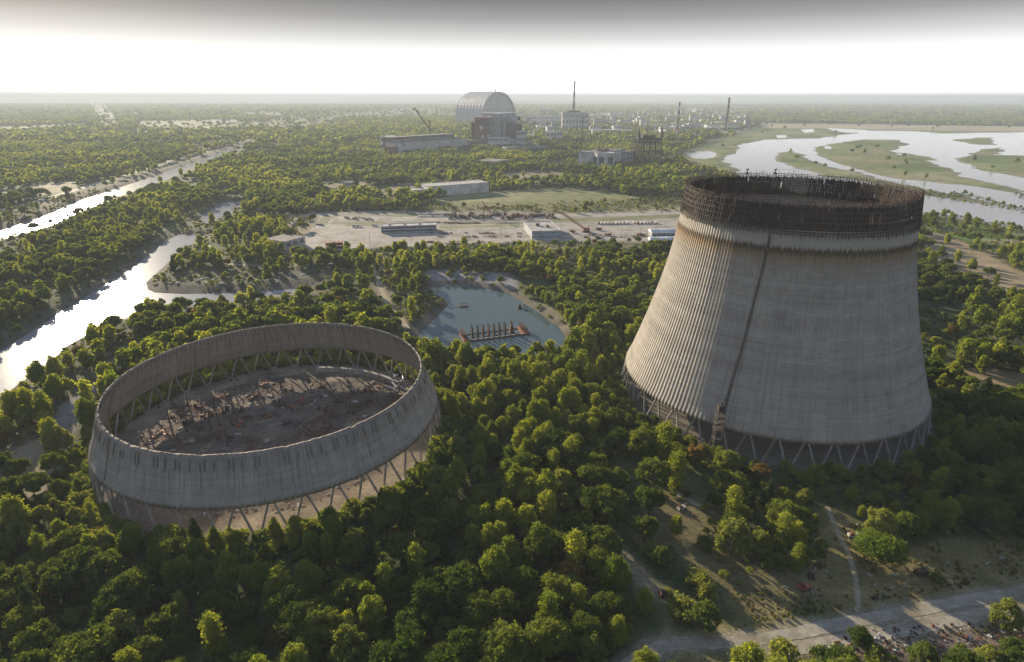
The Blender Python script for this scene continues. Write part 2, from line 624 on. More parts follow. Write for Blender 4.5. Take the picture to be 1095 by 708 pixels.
R_PATH = Z6([(592, 100), (606, 140), (628, 190), (650, 232), (662, 280), (668, 320), (670, 372)])
R_FAR = [(-60, 238), (0, 226), (37, 217), (110, 195), (165, 178), (220, 158), (272, 149)]
yard_edge = poly([(445, 217), (600, 216), (700, 210), (745, 212), (740, 228), (455, 229)])
yard_front = poly([(300, 262), (416, 256), (735, 254), (735, 267), (600, 269), (416, 273), (300, 277)])
canal_clear = [poly([(-80, 275), (0, 256), (55, 241), (92, 224), (147, 204), (184, 189), (209, 179), (240, 165), (262, 158), (264, 163), (240, 171), (209, 187), (184, 198), (147, 214), (92, 236), (55, 253), (0, 270), (-80, 290)]),
               poly([(-60, 468), (0, 426), (51, 388), (73, 369), (113, 346), (158, 327), (220, 326), (330, 310), (332, 317), (220, 336), (160, 338), (116, 357), (78, 380), (56, 398), (0, 438), (-60, 480)]),
               poly([(191, 252), (217, 253), (230, 240), (258, 224), (262, 230), (240, 246), (222, 262), (204, 272), (180, 292), (168, 302), (168, 292), (190, 270)])]
islands = [poly(Z5(q), 0) for q in (
    [(408, 192), (425, 186), (445, 186), (470, 200), (500, 218), (560, 236), (640, 247), (700, 268), (840, 298), (1095, 348), (1300, 392), (1300, 397), (1095, 354), (860, 312), (760, 296), (640, 270), (540, 256), (470, 236), (412, 216)],
    [(515, 180), (560, 165), (640, 154), (740, 154), (768, 165), (745, 178), (715, 186), (790, 206), (850, 222), (900, 243), (960, 262), (1095, 303), (1300, 350), (1300, 356), (1095, 309), (1000, 292), (860, 272), (740, 262), (700, 256), (620, 232), (550, 217), (520, 200)],
    [(890, 155), (960, 148), (1005, 148), (1012, 168), (960, 166)],
    [(940, 188), (1020, 176), (1032, 193), (950, 196)],
    [(900, 206), (960, 197), (1100, 198), (1300, 205), (1300, 300), (1100, 262), (1010, 246), (930, 226)],
    [(740, 190), (800, 196), (860, 212), (830, 212), (780, 206)])]
WATERS = [(canal_a, WZ, 12), (canal_b, WZ, 15), (canal_c, WZ, 12), (pond_p, WZ, 8), (river_p, RZ, 22), (lagoon, RZ, 8)] + [(q, RZ, 8) for q in pools]

# ------------------------------------------------------------------ zones of the land (photo pixels)
yard_p = poly([(319, 268), (323, 255), (330, 243), (338, 236), (334, 228), (420, 225), (470, 226), (560, 226), (590, 229), (660, 226), (735, 221), (735, 258), (693, 259), (600, 259), (560, 259), (500, 263), (416, 266)])
field_p = poly([(463, 213.5), (480, 209.5), (504, 206), (566, 202.5), (616, 202.5), (650, 205.5), (692, 212.5), (644, 217), (566, 220.5), (473, 221)])
clear1 = poly(Z6([(385, 395), (330, 320), (440, 300), (540, 250), (560, 190), (590, 110), (640, 110), (720, 190), (830, 200), (880, 180), (1100, 190), (1300, 200), (1300, 420), (900, 440), (560, 500), (480, 560), (150, 560), (200, 420)]))
clear1b = poly(Z6([(380, 395), (300, 300), (210, 240), (110, 190), (95, 120), (180, 50), (260, 70), (330, 120), (430, 180), (560, 260), (520, 330)]))
clear2 = poly([(985, 248), (1010, 250), (1060, 272), (1110, 298), (1160, 330), (1100, 326), (1055, 312), (1005, 284), (985, 276)])
clear3 = poly([(1060, 352), (1110, 362), (1180, 372), (1180, 392), (1100, 380), (1062, 362)])
clear4 = poly([(1016, 393), (1062, 391), (1110, 402), (1180, 412), (1180, 432), (1110, 418), (1080, 430), (1060, 425)])
greenbank = poly([(985, 229), (1032, 236), (1095, 247), (1200, 264), (1200, 285), (1095, 268), (1050, 262), (1000, 248), (985, 243)])
wetland = poly([(720, 168), (760, 150), (800, 141), (815, 132), (900, 132), (1100, 135), (1500, 140), (1500, 300), (1200, 262), (1095, 246), (990, 229), (900, 220), (800, 200), (770, 188), (740, 178)])
farbank = poly([(812, 131), (900, 132), (1100, 134.5), (1500, 138), (1500, 144), (1000, 139), (820, 136)])
peninsula = poly([(158, 308), (170, 297), (205, 287), (300, 290), (380, 288), (400, 297), (420, 300), (330, 309), (257, 315), (180, 316)])
pond_bank = poly([(452, 300), (458, 288), (500, 288), (545, 292), (556, 300), (548, 316), (520, 311), (480, 306), (458, 310)])
pond_bank2 = poly([(548, 314), (570, 318), (600, 328), (616, 345), (622, 370), (606, 372), (598, 350), (570, 330)])
bare_left = poly([(0, 445), (60, 395), (120, 356), (200, 330), (250, 340), (190, 352), (130, 385), (90, 430), (70, 480), (0, 530), (-60, 560), (-60, 480)])
track_left = poly([(52, 470), (60, 440), (90, 415), (130, 380), (165, 358), (180, 362), (130, 396), (100, 425), (85, 450), (70, 480)])
bare_mid = poly([(160, 332), (250, 322), (330, 312), (390, 296), (430, 300), (450, 330), (440, 360), (400, 348), (340, 336), (250, 342)])
strip_mid = poly([(380, 270), (410, 285), (400, 320), (420, 345), (440, 350), (425, 330), (415, 300), (430, 285), (400, 268)])
sand_left = poly([(-40, 214), (0, 206), (40, 197), (86, 195), (80, 204), (40, 211), (0, 216), (-40, 224)])
bank_a = poly([(-120, 262), (0, 226), (60, 212), (110, 198), (165, 181), (220, 162), (272, 150), (275, 155), (240, 163), (184, 183), (92, 214), (0, 250), (-120, 290)])
scrap_p = poly([(868, 690), (900, 676), (960, 668), (1020, 664), (1060, 664), (1140, 655), (1150, 690), (1060, 700), (930, 706), (870, 700)])
plant_p = poly([(490, 140), (560, 122), (800, 120), (806, 138), (740, 146), (640, 146), (560, 150)])
openings = [poly(q) for q in (
    [(640, 575), (665, 580), (700, 615), (730, 660), (715, 665), (680, 625), (640, 592)],
    [(530, 345 + 40), (548, 398), (552, 404), (535, 395)],
    [(575, 383), (600, 396), (590, 402), (570, 392)],
    [(300, 228), (335, 232), (330, 262), (312, 262)],
    [(332, 229), (336, 232), (330, 242), (312, 242), (322, 228)],
    [(395, 205), (440, 195), (450, 200), (420, 214)],
    [(525, 186), (580, 182), (610, 186), (600, 194), (545, 196)],
    [(340, 195), (390, 192), (395, 205), (350, 210)],
    [(1000, 283), (1035, 283), (1035, 291), (1000, 290)],
    [(15, 480), (50, 470), (70, 500), (50, 530), (0, 540)])]
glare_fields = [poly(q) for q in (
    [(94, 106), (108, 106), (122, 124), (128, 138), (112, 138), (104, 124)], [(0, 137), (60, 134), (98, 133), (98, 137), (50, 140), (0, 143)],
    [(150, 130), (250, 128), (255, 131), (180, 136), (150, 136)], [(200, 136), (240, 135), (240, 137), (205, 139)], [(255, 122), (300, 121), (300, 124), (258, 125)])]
TOWER = (124.4, 270.3)
RING = (-99.8, 230.4)


def terrain_z(x, y):
    """height of the land"""
    z = np.zeros(x.shape)
    jit = (fbm(x, y, 40, 5) - .5) * 10
    for P, wz, w in WATERS:
        d = sdf_box(x, y, P, w + 30)
        if P is river_p:
            for I in islands:
                d = np.maximum(d, -sdf_box(x, y, I, 60))
            d = d + np.where(np.abs(d) < 1e5, (fbm(x, y, 90, 21) - .44) * 52 + (fbm(x, y, 34, 23, 3) - .5) * 22, 0)
        else:
            d = d + jit * (.3 if w > 10 else .4)
        zz = np.where(d < 1e5, wz + np.clip(d / w * -wz, -1.6, -wz), 0)
        z = np.minimum(z, zz)
    # the basin floor of the broken ring is heaped
    r = np.hypot(x - RING[0], y - RING[1])
    m = np.clip((60 - r) / 12, 0, 1)
    z += m * (fbm(x, y, 14, 8) - .35) * 3.2
    return z


def axis(segs):
    out = []
    for a, b, s in segs: out += list(np.arange(a, b, s))
    return out


def geom(a, b, k):
    return list(np.geomspace(a, b, k))


ys = [-90000, -30000, -8000, -2000, -500, -100, 0, 50] + axis([(80, 340, 2.2), (340, 720, 3.5), (720, 1400, 8), (1400, 3400, 18)]) + geom(3400, 90000, 50)
xp = axis([(0, 240, 2.2), (240, 430, 3.2), (430, 760, 6), (760, 1600, 14), (1600, 3600, 30)]) + geom(3600, 90000, 30)
xs = sorted([-v for v in xp if v > 0] + xp)
GX, GY = np.meshgrid(np.array(xs), np.array(ys))
gx, gy = GX.ravel(), GY.ravel()
gz = terrain_z(gx, gy)


def blend(c, m, col):
    m = np.clip(m, 0, 1)[:, None]
    return c * (1 - m) + np.array(col)[None, :] * m


def ground_colour(x, y, z):
    n = fbm(x, y, 30, 31); n2 = fbm(x, y, 7, 41, 3)
    dist = np.hypot(x, y)
    c = np.tile(np.array([.050, .068, .026]), (len(x), 1))
    c = blend(c, (n - .48) * 5, (.095, .105, .045))
    # far woodland floor and canopy: dark green with lighter clearings
    big = fbm(x, y * .6, 420, 51, 5)
    far = np.clip((dist - 1700) / 1500, 0, 1)
    c = blend(c, far, (.050, .062, .034))
    c = blend(c, far * np.clip((big - .68) * 12, 0, 1), (.13, .14, .08))
    c = blend(c, far * np.clip((fbm(x, y * .5, 1500, 57, 4) - .70) * 12, 0, 1), (.17, .17, .11))

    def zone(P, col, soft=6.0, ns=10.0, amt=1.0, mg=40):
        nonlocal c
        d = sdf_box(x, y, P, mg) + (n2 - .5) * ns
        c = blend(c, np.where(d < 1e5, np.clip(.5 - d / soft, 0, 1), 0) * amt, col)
    zone(wetland, (.17, .20, .075), 60, 60, 1, 100)
    wm = np.where(sdf_box(x, y, wetland, 10) < 0, 1, 0)
    c = blend(c, wm * np.clip((fbm(x, y, 160, 61) - .5) * 8, 0, 1), (.25, .235, .13))
    c = blend(c, wm * np.clip((.44 - fbm(x, y, 120, 67)) * 8, 0, .8), (.10, .14, .05))
    zone(farbank, (.36, .32, .22), 40, 30)
    zone(greenbank, (.13, .20, .05), 8, 14)
    c = blend(c, np.where(sdf_box(x, y, greenbank, 10) < 0, 1, 0) * np.clip((n - .52) * 8, 0, .8), (.30, .26, .18))
    zone(clear2, (.30, .235, .15), 8, 14)
    zone(clear3, (.27, .21, .12), 5, 8)
    zone(clear4, (.27, .20, .11), 5, 8)
    zone(clear1, (.17, .145, .062), 6, 9)
    c = blend(c, np.where(sdf_box(x, y, clear1, 5) < 0, 1, 0) * np.clip((n2 - .52) * 6, 0, .8), (.25, .20, .095))
    c = blend(c, np.where(sdf_box(x, y, clear1, 5) < 0, 1, 0) * np.clip((.42 - n) * 6, 0, .8), (.10, .11, .045))
    zone(clear1b, (.14, .12, .06), 6, 9)
    zone(scrap_p, (.20, .155, .115), 4, 6)
    zone(field_p, (.20, .205, .095), 6, 10)
    fm = np.where(sdf_box(x, y, field_p, 5) < 0, 1, 0)
    c = blend(c, fm * np.clip((fbm(x, y, 60, 71) - .5) * 7, 0, .8), (.28, .26, .14))
    zone(bare_left, (.13, .115, .07), 8, 14, .8)
    zone(track_left, (.24, .22, .21), 4, 5)
    zone(bare_mid, (.13, .125, .075), 8, 14, .85)
    zone(strip_mid, (.26, .21, .15), 4, 8)
    zone(peninsula, (.088, .088, .058), 5, 6)
    zone(pond_bank, (.24, .225, .225), 5, 5)
    zone(pond_bank2, (.19, .175, .09), 4, 10, .8)
    zone(bank_a, (.14, .125, .085), 8, 8)
    zone(sand_left, (.38, .33, .22), 8, 14)
    zone(plant_p, (.30, .29, .27), 60, 90, .8, 100)
    zone(yard_front, (.17, .16, .09), 5, 8)
    zone(yard_edge, (.18, .175, .085), 5, 8)
    zone(yard_p, (.27, .245, .19), 6, 8)
    for q in openings: zone(q, (.24, .20, .13), 4, 6)
    for q in glare_fields: zone(q, (.34, .31, .23), 60, 70, .7, 120)  # pale far fields, with the sun's glare put into the ground colour
    for L_, w_ in ((R_MAIN, 2.6), (R_SIDE, 2.4)):
        near_ = (dist < 330)
        d = np.full(x.shape, 99.0); q_ = np.where(near_)[0]
        d[q_] = dist_line(x[q_], y[q_], [at(*v) for v in L_]) - w_ + (fbm(x[q_], y[q_], 3.5, 301, 3) - .5) * 5
        c = blend(c, np.clip(1 - d / 1.6, 0, 1) * .8, (.27, .235, .175))
    # banks of the canals and the pond: stone and dry mud
    b = np.clip((-.25 - z) * 1.2, 0, 1) * (dist < 1900) * (1 - wm)
    c = blend(c, b * .9, (.105, .092, .072))
    c = blend(c, b * np.clip((n2 - .5) * 6, 0, 1) * .6, (.19, .165, .125))
    c = blend(c, np.clip((-.5 - z) * 4, 0, 1) * wm, (.20, .185, .12))
    # inside the ring: dusty rubble floor
    r = np.hypot(x - RING[0], y - RING[1])
    c = blend(c, np.clip((71 - r) / 2, 0, 1), (.26, .21, .15))
    c = blend(c, np.clip((59 - r) / 3, 0, 1) * np.clip((n2 - .25) * 5, 0, .85), (.11, .088, .078))
    c = blend(c, np.clip((59 - r) / 3, 0, 1) * np.clip((fbm(x, y, 9, 91) - .56) * 10, 0, .9), (.105, .055, .038))
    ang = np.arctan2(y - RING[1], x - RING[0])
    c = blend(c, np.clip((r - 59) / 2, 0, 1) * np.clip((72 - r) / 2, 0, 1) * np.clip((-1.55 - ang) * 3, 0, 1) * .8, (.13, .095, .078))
    c = blend(c, np.clip((71 - r) / 2, 0, 1) * np.clip((fbm(x, y, 6, 95) - .52) * 8, 0, .7), (.17, .13, .095))
    r = np.hypot(x - TOWER[0], y - TOWER[1])
    c = blend(c, np.clip((72 - r) / 3, 0, 1), (.16, .14, .11))
    return c


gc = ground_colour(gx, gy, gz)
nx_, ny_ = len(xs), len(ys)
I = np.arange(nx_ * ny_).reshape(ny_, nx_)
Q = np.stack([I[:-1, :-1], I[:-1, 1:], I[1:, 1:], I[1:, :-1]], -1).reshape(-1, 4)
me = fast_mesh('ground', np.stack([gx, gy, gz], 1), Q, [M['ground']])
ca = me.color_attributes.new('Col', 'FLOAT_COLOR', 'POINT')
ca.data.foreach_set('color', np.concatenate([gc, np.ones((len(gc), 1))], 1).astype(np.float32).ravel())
me.polygons.foreach_set('use_smooth', [True] * len(me.polygons))
ground = tag(mesh_obj('ground', me), 'wide flat plain of soil, dry grass and woodland floor reaching the horizon', None, None, 'structure')


def water_sheet(name, P, z, mat, grow, label):
    c = P.mean(0)
    n = len(P)
    out = []
    area = 0
    for i in range(n):
        a, b = P[i], P[(i + 1) % n]
        area += a[0] * b[1] - a[1] * b[0]
    s = 1 if area > 0 else -1
    for i in range(n):
        a, b, d = P[i - 1], P[i], P[(i + 1) % n]
        e1 = (b - a) / (np.linalg.norm(b - a) + 1e-9); e2 = (d - b) / (np.linalg.norm(d - b) + 1e-9)
        nn = np.array([e1[1] + e2[1], -e1[0] - e2[0]]) * s
        L = np.linalg.norm(nn)
        nn = nn / L if L > .3 else nn
        out.append(b + nn * grow)
    if s < 0: out = out[::-1]
    m = MB()
    m.add([(p[0], p[1], z) for p in out], [tuple(range(n))])
    o = m.build(name, mat)
    me = o.data
    import bmesh
    bm = bmesh.new(); bm.from_mesh(me)
    bmesh.ops.triangulate(bm, faces=bm.faces[:], ngon_method='EAR_CLIP')
    bm.to_mesh(me); bm.free()
    return tag(o, label, None, None, 'structure')


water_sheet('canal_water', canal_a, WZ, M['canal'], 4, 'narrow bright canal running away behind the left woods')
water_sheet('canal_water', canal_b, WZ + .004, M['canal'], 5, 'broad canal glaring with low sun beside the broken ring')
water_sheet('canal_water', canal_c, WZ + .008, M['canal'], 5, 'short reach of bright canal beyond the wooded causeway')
water_sheet('pond_water', pond_p, WZ, M['pond'], 6, 'pale blue pond with a rusty floating dock')
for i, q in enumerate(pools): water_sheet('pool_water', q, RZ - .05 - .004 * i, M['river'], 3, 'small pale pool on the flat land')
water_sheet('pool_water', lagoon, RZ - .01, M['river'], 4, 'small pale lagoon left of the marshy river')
bx = river_p
x0, y0 = bx[:, 0].min() - 60, bx[:, 1].min() - 60
m = MB()
rv = river_p
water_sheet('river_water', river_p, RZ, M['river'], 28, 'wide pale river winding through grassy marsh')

# haze box
hz = MB()
hz.box((0, 0, -5.0), (184000, 184000, 214.0))
t = NT('haze_air')
pv = t.n('ShaderNodeVolumePrincipled')
pv.inputs['Color'].default_value = (.56, .63, .72, 1)
pv.inputs['Density'].default_value = HAZE_DENSITY
pv.inputs['Anisotropy'].default_value = .12
t.l(pv.outputs[0], t.out.inputs['Volume'])
tag(hz.build('haze', t.mat), 'pale sunlit haze lying over the whole plain', None, None, 'stuff')


# ------------------------------------------------------------------ roads and tracks
def ribbon(name, px, width, mat, z, label, seed=1, rag=.25, k=8):
    L = catmull([at(*p) for p in px], k)
    rn = np.random.default_rng(seed)
    vs, fs = [], []
    nn = 4
    for i, p in enumerate(L):
        a = L[max(0, i - 1)]; b = L[min(len(L) - 1, i + 1)]
        d = b - a; d = d / (np.linalg.norm(d) + 1e-9)
        s = np.array([-d[1], d[0]])
        w = width * (1 + rag * (rn.random(2) - .5))
        for j in range(nn + 1):
            f = j / nn - .5
            q = p + s * f * (w[0] if f < 0 else w[1])
            vs.append((q[0], q[1], z))
        if i:
            o = (i - 1) * (nn + 1)
            for j in range(nn): fs.append((o + j, o + j + 1, o + nn + 2 + j, o + nn + 1 + j))
    m = MB(); m.add(vs, fs)
    return tag(m.build(name, mat), label, None, None, 'structure')


ribbon('road', R_MAIN, 3.9, M['road'], .05, 'pale cracked road of old concrete slabs crossing the clearing', 2, .3)
ribbon('road', R_SIDE, 4.2, M['road'], .045, 'grey weathered second lane of the slab road beside the scrap heap', 3, .2)
ribbon('path', R_PATH, 1.5, M['track'], .06, 'narrow pale footpath leading from the slab road into the woods', 4, .5)
ribbon('road', R_FAR, 15, simple('sand_road', (.50, .44, .33), .95, scale=.2, dirt=(.36, .31, .22)), .06, 'long pale dirt road along the far canal bank', 5, .3)
ribbon('path', [(222, 262), (228, 272), (240, 281), (262, 284), (300, 284), (360, 282)], 4.5, M['track'], .05, 'curved pale track behind the stone basin', 6, .3)
ribbon('path', [(268, 228), (278, 223), (292, 214), (302, 208), (330, 203)], 5, M['track'], .05, 'pale track winding off left of the yard', 8, .3)
ribbon('path', [(436, 352), (428, 340), (414, 322), (404, 300), (398, 282)], 3.5, M['track'], .05, 'sandy track between the pond and the canal branch', 9, .4)
ribbon('path', Z6([(455, 195), (500, 225), (560, 262)]), 2.2, M['track'], .05, 'short bare track through the clearing trees', 10, .5)
ribbon('path', Z6([(185, 55), (240, 85), (300, 118)]), 2.4, M['track'], .05, 'short sunlit dirt track inside the wood', 11, .5)
ribbon('path', [(1020, 396), (1045, 412), (1075, 430)], 4.5, M['road'], .05, 'broken grey concrete strip right of the tall tower', 12, .3)
ribbon('path', [(735, 166), (780, 186), (830, 205)], 3, M['track'], .05, 'track on the riverside dike', 13, .4)
ribbon('road', [(400, 226), (480, 228.5), (560, 230), (640, 227), (735, 222)], 7, M['track'], .03, 'pale road running along the back of the yard', 14, .2)

# yard slab sheets (concrete)
def slab_sheet(name, px, z, label):
    m = MB(); P = poly(px)
    m.add([(p[0], p[1], z) for p in P], [tuple(range(len(P)))])
    return tag(m.build(name, M['yard']), label, None, None, 'structure')


slab_sheet('yard_paving', [(322, 267), (330, 247), (338, 242), (344, 229.5), (358, 228.5), (354, 240), (420, 239), (560, 240), (640, 237), (735, 232.5), (735, 257.5), (600, 257), (560, 257.5), (500, 261.5), (416, 264.5)], .05, 'wide pale concrete paving of the construction yard')
slab_sheet('yard_paving', [(360, 232), (470, 231), (590, 229.5), (660, 227.5), (735, 223.5), (735, 228.5), (660, 231.5), (590, 234), (470, 236.5), (365, 237)], .06, 'narrow concrete strip along the back of the yard')

M['verge'] = simple('verge_grass', (.15, .165, .07), .95, scale=.08, dirt=(.24, .215, .13))
for i_, (q_, lab_) in enumerate((([(366, 238.5), (412, 237), (412, 241), (372, 242.5)], 'strip of dry grass left of the workshop'), ([(590, 234.2), (735, 228.8), (735, 232.2), (660, 235.6), (592, 237.6)], 'long strip of dry grass behind the parked trucks'),
        ([(345, 231.5), (356, 231), (350, 240), (338, 241)], 'patch of dry grass at the left end of the yard'), ([(420, 229.5), (447, 228.8), (447, 231.6), (420, 232.4)], 'patch of dry grass left of the scrap line'), ([(470, 242), (556, 239.8), (556, 242.4), (470, 244.5)], 'strip of dry grass in front of the scrap line'))):
    m = MB(); P_ = poly(q_)
    n_ = len(P_); pts_ = []
    for j_ in range(n_):
        a_, b_ = P_[j_], P_[(j_ + 1) % n_]
        for f_ in np.arange(0, 1, .08):
            c_ = a_ + (b_ - a_) * f_ + npr.uniform(-1.2, 1.2, 2); pts_.append((c_[0], c_[1], .075 + .004 * i_))
    m.add(pts_, [tuple(range(len(pts_)))])
    tag(m.build('verge', M['verge']), lab_, None, None, 'structure')


# ------------------------------------------------------------------ cooling towers
def RR(z):
    return 46.2 * math.sqrt(1 + ((110 - z) / 93.5) ** 2)


def shell_mesh(name, z0, z1, nz, ribs, thick, rib_h, mat):
    """ribbed hyperboloid wall: outer ribbed face, inner face, closed top and bottom; ribs are real relief"""
    per = 4
    n = ribs * per
    prof = [0.0, 0.0, rib_h, rib_h]
    offs = [0.0, .62, .66, .96]
    ang = np.array([2 * math.pi * (r + offs[k]) / ribs for r in range(ribs) for k in range(per)])
    add = np.array([prof[k] for r in range(ribs) for k in range(per)])
    zs = np.linspace(z0, z1, nz)
    rings = []
    rn = np.random.default_rng(4)
    for j, z in enumerate(zs):
        R = RR(z) + add + (0.0 if j not in (0, 1) else .35)
        rings.append(np.stack([R * np.cos(ang), R * np.sin(ang), np.full(n, z)], 1))
    for z in zs[::-1]:
        R = RR(z) - thick + add * 0
        rings.append(np.stack([R * np.cos(ang), R * np.sin(ang), np.full(n, z)], 1))
    co = np.concatenate(rings)
    if z1 < 50:      # the rim of the ring is broken and uneven
        jag = np.repeat(rn.random(ribs) * .15 + (rn.random(ribs) < .03) * .35, per) + rn.random(n) * .15
        for q in (nz - 1, nz): rings[q][:, 2] -= jag
        co = np.concatenate(rings)
    T = len(rings)
    I = np.arange(T * n).reshape(T, n)
    a = I; b = np.roll(I, -1, 1); c = np.roll(b, -1, 0); d = np.roll(I, -1, 0)
    Q = np.stack([a, b, c, d], -1).reshape(-1, 4)
    me = fast_mesh(name, co, Q, [mat])
    uvl = me.uv_layers.new(name='UVMap')
    U = np.tile(ang / (2 * math.pi) * 400.0, T)
    V = co[:, 2]
    li = Q.ravel()
    uu = U[li].reshape(-1, 4).copy()
    hi = uu.max(1, keepdims=True)
    uu = np.where(hi - uu > 200, uu + 400, uu)
    uvl.data.foreach_set('uv', np.stack([uu.ravel(), V[li]], 1).astype(np.float32).ravel())
    return me


def rot_copy(me, name, parent, ang, kind=None):
    o = mesh_obj(name, me, parent)
    o.rotation_euler = (0, 0, ang)
    return o


def leg_mesh(sgn, mat):
    z1 = 10.4
    half = math.pi / 40
    R1, R0 = RR(10.5) - .1, 69.2
    a0, a1 = sgn * half * .86, sgn * half * .14
    m = MB()
    m.bar((R0 * math.cos(a0), R0 * math.sin(a0), -.6), (R1 * math.cos(a1), R1 * math.sin(a1), z1 + .2), .43, .40, 6)
    return m.mesh('leg', [mat])


def pad_mesh(mat):
    m = MB()
    a = math.pi / 40
    m.box((69.3 * math.cos(a), 69.3 * math.sin(a), -.8), (2.2, 3.2, 1.5), a, top=(.7, .8))
    return m.mesh('foot_pad', [mat])


M['leg_concrete'] = simple('leg_concrete', (.36, .32, .28), .9, dirt=(.22, .18, .15), scale=.5)
legs = [leg_mesh(1, M['leg_concrete']), leg_mesh(-1, M['leg_concrete'])]
pad = pad_mesh(M['leg_concrete'])

tower = empty('cooling_tower', (TOWER[0], TOWER[1], 0))
tag(tower, 'tall unfinished ribbed concrete cooling tower with rusty formwork round its top', 'cooling tower')
shell = mesh_obj('shell', shell_mesh('shell', 10.4, 88.2, 46, 216, .6, .095, M['shell_tall']), tower)
ring = empty('broken_cooling_tower', (RING[0], RING[1], 0))
tag(ring, 'low unfinished ring of a cooling tower wall standing open to the sky on slanting legs', 'cooling tower')
rwall = mesh_obj('ring_wall', shell_mesh('ring_wall', 10.4, 27.2, 12, 216, .6, .16, M['shell_ring']), ring)
for T in (tower, ring):
    for k in range(40):
        a = 2 * math.pi * k / 40
        for lm in legs: rot_copy(lm, 'leg', T, a)
        rot_copy(pad, 'foot_pad', T, a)

# cast-in dark channels on the ring wall, in pairs, and thin rebar along the rim
def channel_mesh(z0, z1, out):
    m = MB()
    n = 3
    for i in range(n):
        za, zb = z0 + (z1 - z0) * i / n, z0 + (z1 - z0) * (i + 1) / n
        off = .34 if out else -.72
        ra, rb = RR(za) + off, RR(zb) + off
        w, dp = .12, .07
        vs = []
        for r_, z_ in ((ra, za), (rb, zb)):
            for y_ in (-w, w):
                for q in (-dp, dp): vs.append((r_ + q, y_, z_))
        m.add(vs, [(0, 1, 3, 2), (4, 6, 7, 5), (0, 4, 5, 1), (2, 3, 7, 6), (0, 2, 6, 4), (1, 5, 7, 3)])
    return m.mesh('steel_channel', [M['channel']])


M['channel'] = simple('stained_channel', (.10, .085, .078), .9, scale=.8)
ch_out = [channel_mesh(27.0 - h - d, 27.0 - d, True) for h, d in ((3.2, 1.4), (4.2, 1.0), (2.4, 2.2), (15.5, .3))]
ch_in = [channel_mesh(27.0 - h - d, 27.0 - d, False) for h, d in ((2.0, 1.2), (3.0, 1.0), (14.5, .6))]
for k in range(48):
    a = 2 * math.pi * (k + .2 * rnd.random()) / 48
    for s in (-.011, .011):
        q = rnd.random()
        rot_copy(ch_out[3 if q > .96 else int(q * 3.1) % 3], 'steel_channel', ring, a + s)
    q = rnd.random()
    for s in (.02, .052, .085, .118): rot_copy(ch_in[2 if (q > .9 and s < .03) else int(rnd.random() * 2)], 'steel_channel', ring, a + s + rnd.uniform(-.006, .006))
    if rnd.random() < .7: rot_copy(ch_out[int(rnd.random() * 3)], 'steel_channel', ring, a + .065 + rnd.uniform(-.01, .01))
m = MB()
for k in range(420):
    a = 2 * math.pi * (k + rnd.random()) / 420
    r = RR(27.2) - .3 * rnd.random()
    h = .3 + .9 * rnd.random() ** 2
    m.bar((r * math.cos(a), r * math.sin(a), 27.1), ((r + .2 * rnd.random() - .1) * math.cos(a), r * math.sin(a), 27.2 + h), .05, n=3)
tag(m.build('rebar', M['rust'], ring), kind='stuff')
m = MB()
for k in range(520):
    a = 2 * math.pi * (k + rnd.random()) / 520
    r = 46.9 - .3 * rnd.random()
    m.bar((r * math.cos(a), r * math.sin(a), 98.0), ((r + rnd.uniform(-.5, .3)) * math.cos(a), (r + rnd.uniform(-.3, .3)) * math.sin(a), 99.4 + 1.3 * rnd.random() ** 2), .06, n=3)
tag(m.build('rebar', M['rust'], tower), kind='stuff')
# inner basin curb of the ring
m = MB()
def ring_angle(px, py):
    x, y = at(px, py, 1.5)
    return math.atan2(y - RING[1], x - RING[0])


NS = 24
k0, k1 = ring_angle(432, 408), ring_angle(339, 393)
for k in range(NS):
    a0 = k0 + (k1 - k0) * k / NS
    a1 = k0 + (k1 - k0) * (k + 1) / NS
    p = []
    for a in (a0, a1):
        for r, z in ((60.5, -.5), (60.5, 2.4), (62.0, 2.4), (62.0, -.5)):
            p.append((r * math.cos(a), r * math.sin(a), z))
    m.add(p, [(0, 4, 5, 1), (1, 5, 6, 2), (2, 6, 7, 3)])
m.add([((60.5 + q) * math.cos(k0), (60.5 + q) * math.sin(k0), z) for q, z in ((0, -.5), (0, 2.4), (1.5, 2.4), (1.5, -.5))], [(0, 1, 2, 3)])
m.add([((60.5 + q) * math.cos(k1), (60.5 + q) * math.sin(k1), z) for q, z in ((0, -.5), (0, 2.4), (1.5, 2.4), (1.5, -.5))], [(3, 2, 1, 0)])
m.build('basin_kerb', M['concrete_piece'], ring)

